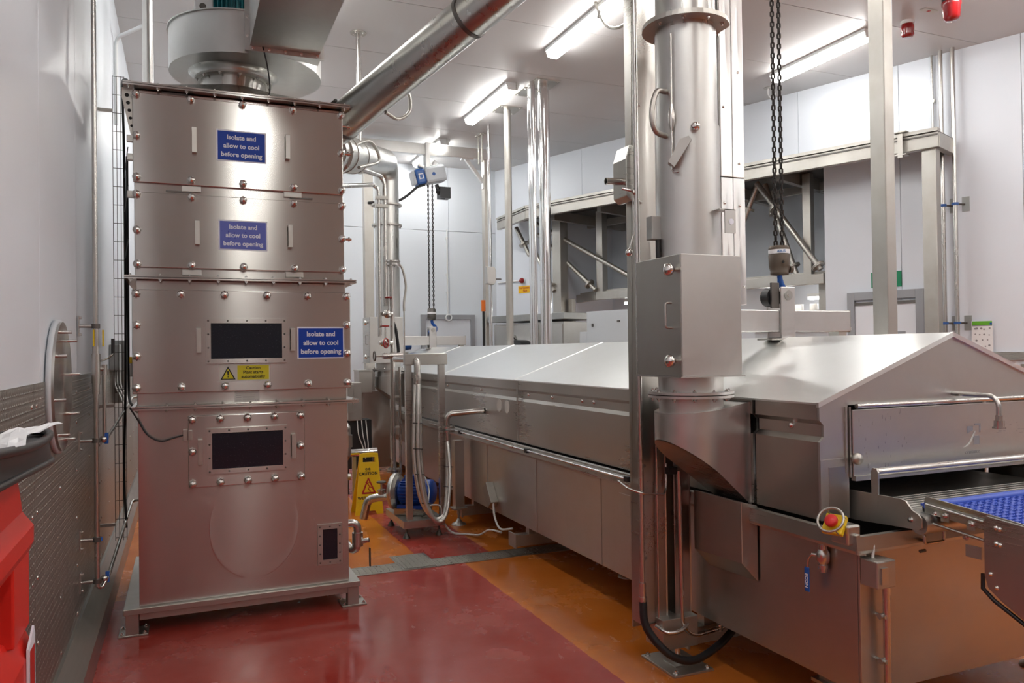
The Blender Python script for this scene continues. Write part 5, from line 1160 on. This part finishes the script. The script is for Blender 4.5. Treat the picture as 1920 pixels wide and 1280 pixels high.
MB().pipe([(1.80, 7.12, .30), (1.66, 7.18, .30), (1.57, 7.22, .28), (1.53, 7.24, .10)], .038, .08, 16).build('suction_elbow', M['pipe'], sk)
hw = MB().cyl((1.685, 7.17, .30), (1.685, 7.17, .36), .03, 12).cyl((1.685, 7.17, .36), (1.685, 7.17, .37), .04, 12).cyl((1.685, 7.17, .37), (1.685, 7.17, .44), .01, 8).build('gate_valve', M['pipe'], sk)
MB().torus((1.685, 7.17, .44), (0, 0, 1), .038, .008, 20, 6).cyl((1.65, 7.17, .44), (1.72, 7.17, .44), .006, 6).build('handwheel', M['dark_steel'], hw)
MB().pipe([(1.90, 6.67, 1.40), (1.90, 6.67, 1.575), (1.90, 6.76, 1.58), (1.86, 7.3, 1.58)], .028, .05, 14).build('hose_elbow', M['pipe'], sk)
MB().cyl((1.90, 6.67, 1.44), (1.90, 6.67, 1.36), .036, 14).cyl((1.90, 6.665, 1.41), (1.90, 6.63, 1.41), .014, 8).build('hose_coupling', M['pipe'], sk)
for k, (dx, dy) in enumerate(((-.018, 0), (.018, .01), (0, -.03))):
    o = MB().tube(spline([(1.90+dx, 6.67+dy, 1.36), (1.885+dx*1.4, 6.63+dy, 1.10), (1.875+dx*1.7, 6.60+dy, .75), (1.90+dx*1.4, 6.56+dy, .42), (1.96+dx, 6.54+dy, .24-dx*.8), (2.04+dx*.6, 6.54+dy, .165-dx), (2.115-dx*.2, 6.56+dy, .25), (2.16-dx*.4, 6.61+dy, .50), (2.172-dx*.4, 6.65+dy*.6, .72), (2.172, 6.68, .86)], 8), .0185, 10).build('braided_hose', M['hose'], sk)
ft = MB()
for (x, y, z) in ((1.882, 6.62, 1.02), (1.876, 6.60, .80), (1.885, 6.58, .58), (2.15, 6.6, .45), (2.168, 6.635, .62), (1.93, 6.55, .33)): MB().torus((x, y, z), (.1, .1, 1), .042, .004, 16, 6).build('hose_tie', M['black'], sk)
MB().cyl((2.172, 6.68, .84), (2.172, 6.68, .93), .024, 14).build('hose_tail', M['pipe'], sk)
for z in (.925, .958): MB().cyl((2.172, 6.68, z), (2.172, 6.68, z+.016), .072, 24).build('pipe_flange', M['pipe'], sk)
for i in range(8):
    a = 2*math.pi*i/8; bolt(sk, (2.172+.056*math.cos(a), 6.68+.056*math.sin(a), .974), '+z', .7)
MB().pipe([(2.172, 6.68, .96), (2.172, 6.68, 1.085), (2.498, 6.60, 1.105)], .026, .06, 14).build('feed_pipe', M['pipe'], sk)
MB().tube(spline([(1.95, 7.0, .50), (2.0, 6.85, .52), (2.03, 6.78, .40), (1.98, 6.66, .28), (2.0, 6.6, .30), (2.08, 6.62, .28), (2.10, 6.66, .18), (2.02, 6.68, .165), (1.98, 6.66, .24)]), .006, 8).build('white_cable', M['white_hose'], sk)
wcb = thing('trailing_cable', 'white cable trailing over the floor from the skid to the fryer frame', 'cable', (2.3, 6.75, .02))
MB().tube(spline([(2.12, 6.72, .16), (2.18, 6.70, .05), (2.24, 6.66, .012), (2.32, 6.6, .012), (2.38, 6.45, .03), (2.42, 6.3, .10), (2.45, 6.1, .12)]), .009, 8).build('cable', M['white_hose'], wcb)
# ------------------------------------------------------------ service pipework between tower and far stack
vp_ = thing('valve_pipework', 'vertical service pipes with red handwheel valves in front of the far stack', 'pipe', (1.89, 7.5, .3))
MB().cyl((1.888, 7.5, .49), (1.888, 7.5, 2.52), .024, 14).build('main_riser', M['pipe'], vp_)
for z in (.47, .49): MB().cyl((1.888, 7.5, z), (1.888, 7.5, z+.014), .07, 22).build('flange', M['pipe'], vp_)
for z in (2.50, 2.53): MB().cyl((1.90, 7.5, z), (1.90, 7.5, z+.014), .075, 22).build('flange', M['pipe'], vp_)
for i in range(6):
    a = i*1.047; bolt(vp_, (1.888+.052*math.cos(a), 7.5+.052*math.sin(a), .504), '+z', .7); bolt(vp_, (1.90+.056*math.cos(a), 7.5+.056*math.sin(a), 2.50), '-z', .8)
MB().cyl((1.888, 7.5, .47), (1.888, 7.5, .16), .008, 8).build('prop', M['steel_dull'], vp_)
MB().pipe([(.97, 5.95, 2.90), (1.715, 7.5, 3.28), (1.765, 7.5, 3.24), (1.765, 7.5, 1.80)], .020, .07, 12).build('service_pipe', M['pipe'], vp_)
MB().pipe([(.97, 5.75, 3.08), (1.79, 7.5, 3.37), (1.826, 7.5, 3.30), (1.826, 7.5, 2.10)], .022, .08, 12).build('service_pipe', M['pipe'], vp_)
for z in (3.06, 3.14): MB().box(1.735, 1.855, 7.47, 7.53, z, z+.03).build('pipe_clip', M['steel_dull'], vp_)
for k, (x, z) in enumerate(((1.835, 2.08), (1.80, 1.80), (1.82, 1.735))):
    v_ = MB().sphere((x, 7.47, z-.06 if k < 2 else z), .042, 14, 10).cyl((x-.05, 7.47, z-.06 if k < 2 else z), (1.888, 7.49, z-.06 if k < 2 else z), .022, 10).build('valve_body', M['pipe'], vp_)
    if k < 2:
        MB().cyl((x+.01, 7.46, z-.03), (x+.01, 7.46, z+.09), .008, 8).build('valve_stem', M['pipe'], v_); MB().torus((x+.01, 7.46, z+.10), (0, 0, 1), .032, .008, 16, 6).cyl((x-.02, 7.46, z+.10), (x+.04, 7.46, z+.10), .006, 6).build('handwheel', M['red_dark'], v_)
    else:
        MB().torus((x-.02, 7.40, z), (.7, -.7, 0), .045, .008, 20, 6).build('handwheel', M['red_dark'], v_)
        for a in range(3): MB().cyl((x-.02, 7.40, z), Vector((x-.02, 7.40, z))+.045*Vector((math.cos(a*2.1)*.7, math.cos(a*2.1)*.7, math.sin(a*2.1))), .005, 6).build('spoke', M['red_dark'], v_)
MB().cyl((1.78, 7.46, 1.61), (1.98, 7.46, 1.615), .03, 14).cyl((1.70, 7.46, 1.61), (1.78, 7.46, 1.61), .008, 8).build('cross_valve', M['pipe'], vp_); MB().torus((1.70, 7.46, 1.61), (1, 0, 0), .045, .007, 18, 6).build('cross_handwheel', M['dark_steel'], vp_)
MB().tube(spline([(1.96, 7.5, 2.52), (2.0, 7.5, 2.46), (2.03, 7.5, 2.30), (2.01, 7.5, 2.14), (2.01, 7.5, 2.05)]), .012, 8).cyl((2.01, 7.5, 2.05), (2.01, 7.5, 1.62), .007, 8).build('flexible_hose', M['steel_dull'], vp_)
MB().tube(spline([(1.905, 7.53, 1.95), (1.935, 7.53, 1.85), (1.955, 7.53, 1.68), (1.955, 7.53, 1.62)]), .016, 8).build('black_hose', M['black'], vp_)
MB().cyl((1.957, 7.5, .45), (1.957, 7.5, 1.5), .014, 10).build('side_pipe', M['pipe'], vp_)
for z in (.9, 1.2): MB().box(1.88, 1.97, 7.49, 7.51, z, z+.02).build('pipe_clip', M['steel_dull'], vp_)
cpp = thing('cross_pipe', 'short shiny horizontal pipe with end cap behind the yellow sign', 'pipe', (1.75, 8.4, .6))
MB().cyl((1.05, 8.5, .555), (1.93, 8.5, .555), .04, 20).build('pipe', M['chrome'], cpp); MB().cyl((1.86, 8.5, .555), (1.95, 8.5, .555), .045, 20).build('end_cap', M['chrome'], cpp)
for x in (1.2, 1.7): MB().box(x-.02, x+.02, 8.48, 8.52, 0, .515).build('support', M['steel_dull'], cpp)
MB().cyl((1.1, 8.3, .33), (1.62, 8.3, .33), .035, 14).build('lower_pipe', M['steel_dull'], cpp)
tb = thing('terminal_cabinet', 'steel terminal cabinet with dark base between tower and far stack', 'cabinet', (1.85, 9.0, 0))
MB().box(1.74, 1.90, 9.0, 9.25, .86, 1.30).build('cabinet', M['steel'], tb, bev=.005); MB().box(1.73, 1.80, 8.98, 9.0, .95, 1.28).build('side_box', M['steel'], tb, bev=.004); MB().box(1.70, 2.02, 9.05, 9.3, .30, .86).build('dark_base', M['black'], tb)
for x in (1.72, 1.98): MB().box(x, x+.04, 9.1, 9.14, 0, .30).build('leg', M['black'], tb)
for k in range(3): MB().tube(spline([(1.84+.05*k, 8.99, .86), (1.85+.05*k, 8.97, .70), (1.90+.03*k, 8.97, .55), (1.93, 8.98, .42)]), .006, 6).build('cable', M['white_hose'], tb)
hp = thing('end_housing', 'plain steel end housing on the fryer beside the far stack', 'housing', (2.0, 9.15, 0))
MB().box(1.935, 2.09, 9.32, 9.62, 1.16, 1.42).build('upper_box', M['steel'], hp, bev=.004); MB().box(2.05, 2.40, 9.70, 9.74, .2, 1.16).build('screen', M['steel_tank'], hp)
MB().box(1.93, 2.10, 9.31, 9.63, 1.42, 1.435).build('lid', M['steel'], hp); MB().box(1.96, 2.02, 9.5, 9.56, 0, 1.16).build('leg', M['steel_dull'], hp)
bm = thing('blue_motor', 'blue geared motor peeping over the far end of the hood', 'motor', (2.9, 11.5, 1.5))
MB().cyl((2.78, 11.45, 1.72), (3.15, 11.45, 1.78), .10, 20).build('body', M['hoist_blue'], bm); MB().box(2.95, 3.08, 11.37, 11.53, 1.76, 1.88).build('terminal_box', M['hoist_blue'], bm, bev=.01)
MB().tube(spline([(2.72, 11.3, 1.6), (2.76, 11.28, 1.74), (2.84, 11.28, 1.78), (2.90, 11.28, 1.70), (2.91, 11.3, 1.6)]), .03, 10).build('black_duct', M['black'], bm); MB().box(2.85, 3.10, 11.35, 11.55, 0, 1.64).build('stand', M['steel_dull'], bm)
# ------------------------------------------------------------ wet floor sign
ws = thing('wet_floor_sign', 'yellow folding caution wet floor sign standing beside the tower', 'sign', (1.73, 7.95, 0))
lean = .16
def sg(x, z, dy=0): return Vector((x, 7.88+z*lean+dy, z))
def sheet(poly, d0, d1, back=False):
    mb = MB(); n = len(poly); f = (lambda x, z, d: Vector((x, 8.10-z*lean*1.1+d, z))) if back else (lambda x, z, d: sg(x, z, d))
    A = [f(x, z, d0) for x, z in poly]; B = [f(x, z, d1) for x, z in poly]
    return mb.add(A+B, [list(range(n)), list(range(2*n-1, n-1, -1))]+[[i, n+i, n+(i+1) % n, (i+1) % n] for i in range(n)])
for bk_ in (False, True):
    lo = [(1.583, 0), (1.645, 0), (1.662, .035), (1.79, .035), (1.805, 0), (1.873, 0), (1.848, .49), (1.646, .49)]
    o = sheet(lo, 0, .012, bk_).build('panel', M['yellow'], ws)
    for poly in ([(1.646, .49), (1.682, .49), (1.686, .585), (1.658, .605), (1.655, .605)], [(1.812, .49), (1.848, .49), (1.843, .605), (1.838, .605), (1.808, .585)], [(1.686, .570), (1.808, .570), (1.838, .605), (1.79, .612), (1.70, .612), (1.658, .605)], [(1.682, .49), (1.812, .49), (1.811, .515), (1.683, .515)]): sheet(poly, 0, .012, bk_).build('handle_edge', M['yellow'], o)
rot = (R(90)-math.atan(lean), 0, 0)
lettering('CAUTION', .040, M['ink'], ws, sg(1.733, .405, -.0015), rot, bold=.0012, spacing=1.1)
lettering('WET FLOOR', .040, M['ink'], ws, sg(1.728, .165, -.0015), rot, bold=.0012)
sheet([(1.665, .205), (1.795, .205), (1.802, .215), (1.737, .365), (1.727, .365), (1.658, .215)], -.002, -.001).build('triangle_border', M['ink_red'], ws)
sheet([(1.680, .222), (1.780, .222), (1.732, .340)], -.003, -.002).build('triangle_fill', M['yellow'], ws)
fg = MB()
for a, b, w in (((1.715, .312), (1.742, .275), .012), ((1.742, .275), (1.770, .262), .009), ((1.742, .275), (1.725, .255), .009), ((1.725, .255), (1.752, .226), .010), ((1.712, .305), (1.700, .275), .007), ((1.716, .312), (1.745, .315), .007)):
    A_, B_ = sg(*a, -.0035), sg(*b, -.0035); fg.beam(A_, B_, .001, w, (0, 0, 1) if abs(a[0]-b[0]) > .01 else (1, 0, 0))
fg.sphere(sg(1.708, .322, -.0035), .0085, 10, 6, (1, .1, 1)); fg.build('slipping_figure', M['ink_red'], ws, stuff=True)
em = MB()
for x in (1.717, 1.747): em.torus(sg(x, .452, -.001), (0, 1, -lean), .009, .003, 14, 5)
em.box(1.70, 1.765, 7.88+.432*lean-.002, 7.88+.432*lean-.001, .4305, .4335); em.build('emblem', M['ink'], ws, stuff=True)
sheet([(1.61, .131), (1.853, .131), (1.853, .134), (1.61, .134)], -.001, 0).build('crease', M['sign_yellow'], ws)

# ------------------------------------------------------------ red barrier with bag in the left foreground
br = thing('plastic_barrier', 'red moulded plastic barrier in the left foreground against the wall', 'barrier', (-.43, 1.9, 0))
tp = [(-.475, 1.05), (-.415, 1.09), (-.402, 1.12), (-.402, 1.165), (-.43, 1.205), (-.445, 1.33), (-.505, 1.33), (-.515, 1.05)]
MB().prism(tp, (0, .9, 0), (1, 0, 0), (0, 0, 1), (0, 1.72, 0)).build('top_rail', M['red'], br, bev=.006)
MB().prism([(-.435, .12), (-.405, .16), (-.405, .82), (-.44, .90), (-.51, .90), (-.51, .12)], (0, .9, 0), (1, 0, 0), (0, 0, 1), (0, 1.72, 0)).build('lower_panel', M['red'], br, bev=.006)
for y0, y1 in ((2.40, 2.62), (1.75, 1.85), (.9, 1.0)): MB().box(-.50, -.415, y0, y1, .88, 1.10).build('upright', M['red'], br, bev=.006)
for y in (1.15, 2.3): MB().box(-.515, -.40, y, y+.25, 0, .12).build('foot', M['red'], br, bev=.006)
sp_ = MB().add([(-.404, 2.50, .60), (-.404, 2.60, .60), (-.404, 2.60, .86), (-.404, 2.585, .885), (-.404, 2.50, .845)]+[(-.398, 2.50, .60), (-.398, 2.60, .60), (-.398, 2.60, .86), (-.398, 2.585, .885), (-.398, 2.50, .845)],
     [[0, 1, 2, 3, 4], [9, 8, 7, 6, 5]]+[[i, 5+i, 5+(i+1) % 5, (i+1) % 5] for i in range(5)]).build('notice_plate', M['sign_white'], br, label='white edged red notice plate')
MB().box(-.3975, -.397, 2.515, 2.585, .60, .835).build('notice_field', M['ink_red'], sp_)
bg = thing('black_bag', 'open black vinyl bag with crumpled white paper lying on the red barrier', 'bag', (-.42, 2.3, 1.33))
out = [(-.36, 1.65), (-.352, 2.1), (-.352, 2.45), (-.365, 2.66), (-.41, 2.74), (-.46, 2.72), (-.50, 2.6), (-.51, 2.2), (-.51, 1.65)]
n = len(out); rings = []
for dz, g in ((0, 1.0), (.02, .95), (.05, .92), (.078, .98), (.084, 1.0), (.084, .90), (.07, .82)):
    rings.append([Vector((-.42+(p.x+.42)*g+.004*math.sin(5*p.y+dz*40), 2.2+(p.y-2.2)*(1-.10*(1-g)), 1.342+.045*max(0, 2.7-p.y)*(1-dz*3)+dz*.92+(.008*math.sin(4.5*p.y+.6) if dz > .06 else 0))) for p in spline([(*q, 0) for q in out+[out[0]]], 4)[:-1]])
n = len(rings[0]); vs = [p for r_ in rings for p in r_]
MB().add(vs, [(j*n+i, (j+1)*n+i, (j+1)*n+(i+1) % n, j*n+(i+1) % n) for j in range(len(rings)-1) for i in range(n)], True).add(rings[0], [list(range(n))]).add(rings[-1], [list(range(n))]).build('bag_body', M['black_gloss'], bg)
MB().tube(rings[4]+[rings[4][0]], .012, 8).build('rim_piping', M['black_gloss'], bg); MB().tube(rings[0]+[rings[0][0]], .009, 8).build('base_piping', M['black_gloss'], bg)
def crumple(cx, cy, w, h, z, seed, rz):
    random.seed(seed); mb = MB(); nx, ny = 9, 7; vs = []
    for j in range(ny):
        for i in range(nx):
            u = (i/(nx-1)-.5)*w; v = (j/(ny-1)-.5)*h; c_, s_ = math.cos(rz), math.sin(rz); k = random.uniform(-.009, .009)+.02*math.sin(7*u+3*v)
            vs.append((cx+u*c_-v*s_, cy+u*s_+v*c_, z+k+abs(u)*.10))
    vs2 = [(a, b, c-.001) for a, b, c in vs]; q = [(j*nx+i, j*nx+i+1, (j+1)*nx+i+1, (j+1)*nx+i) for j in range(ny-1) for i in range(nx-1)]
    return mb.add(vs+vs2, q+[tuple(nx*ny+k for k in f[::-1]) for f in q])
crumple(-.42, 2.18, .14, .34, 1.442, 4, .15).build('paper', M['paper'], bg); crumple(-.41, 2.46, .10, .30, 1.440, 8, -.25).build('paper', M['paper'], bg)

# ------------------------------------------------------------ repeated kinds share a group
for k, g in (('exhaust_stack', 'exhaust stacks beside the fryer'), ('lifting_gantry', 'lifting gantries over the fryer'), ('chain_hoist', 'chain hoists on the gantries'), ('hung_pipe', 'poles and pipes hung from the ceiling'), ('electrical_box', 'electrical boxes on the left wall')):
    for o in bpy.data.objects:
        if o.parent is None and o.name.split('.')[0] == k: o['group'] = g
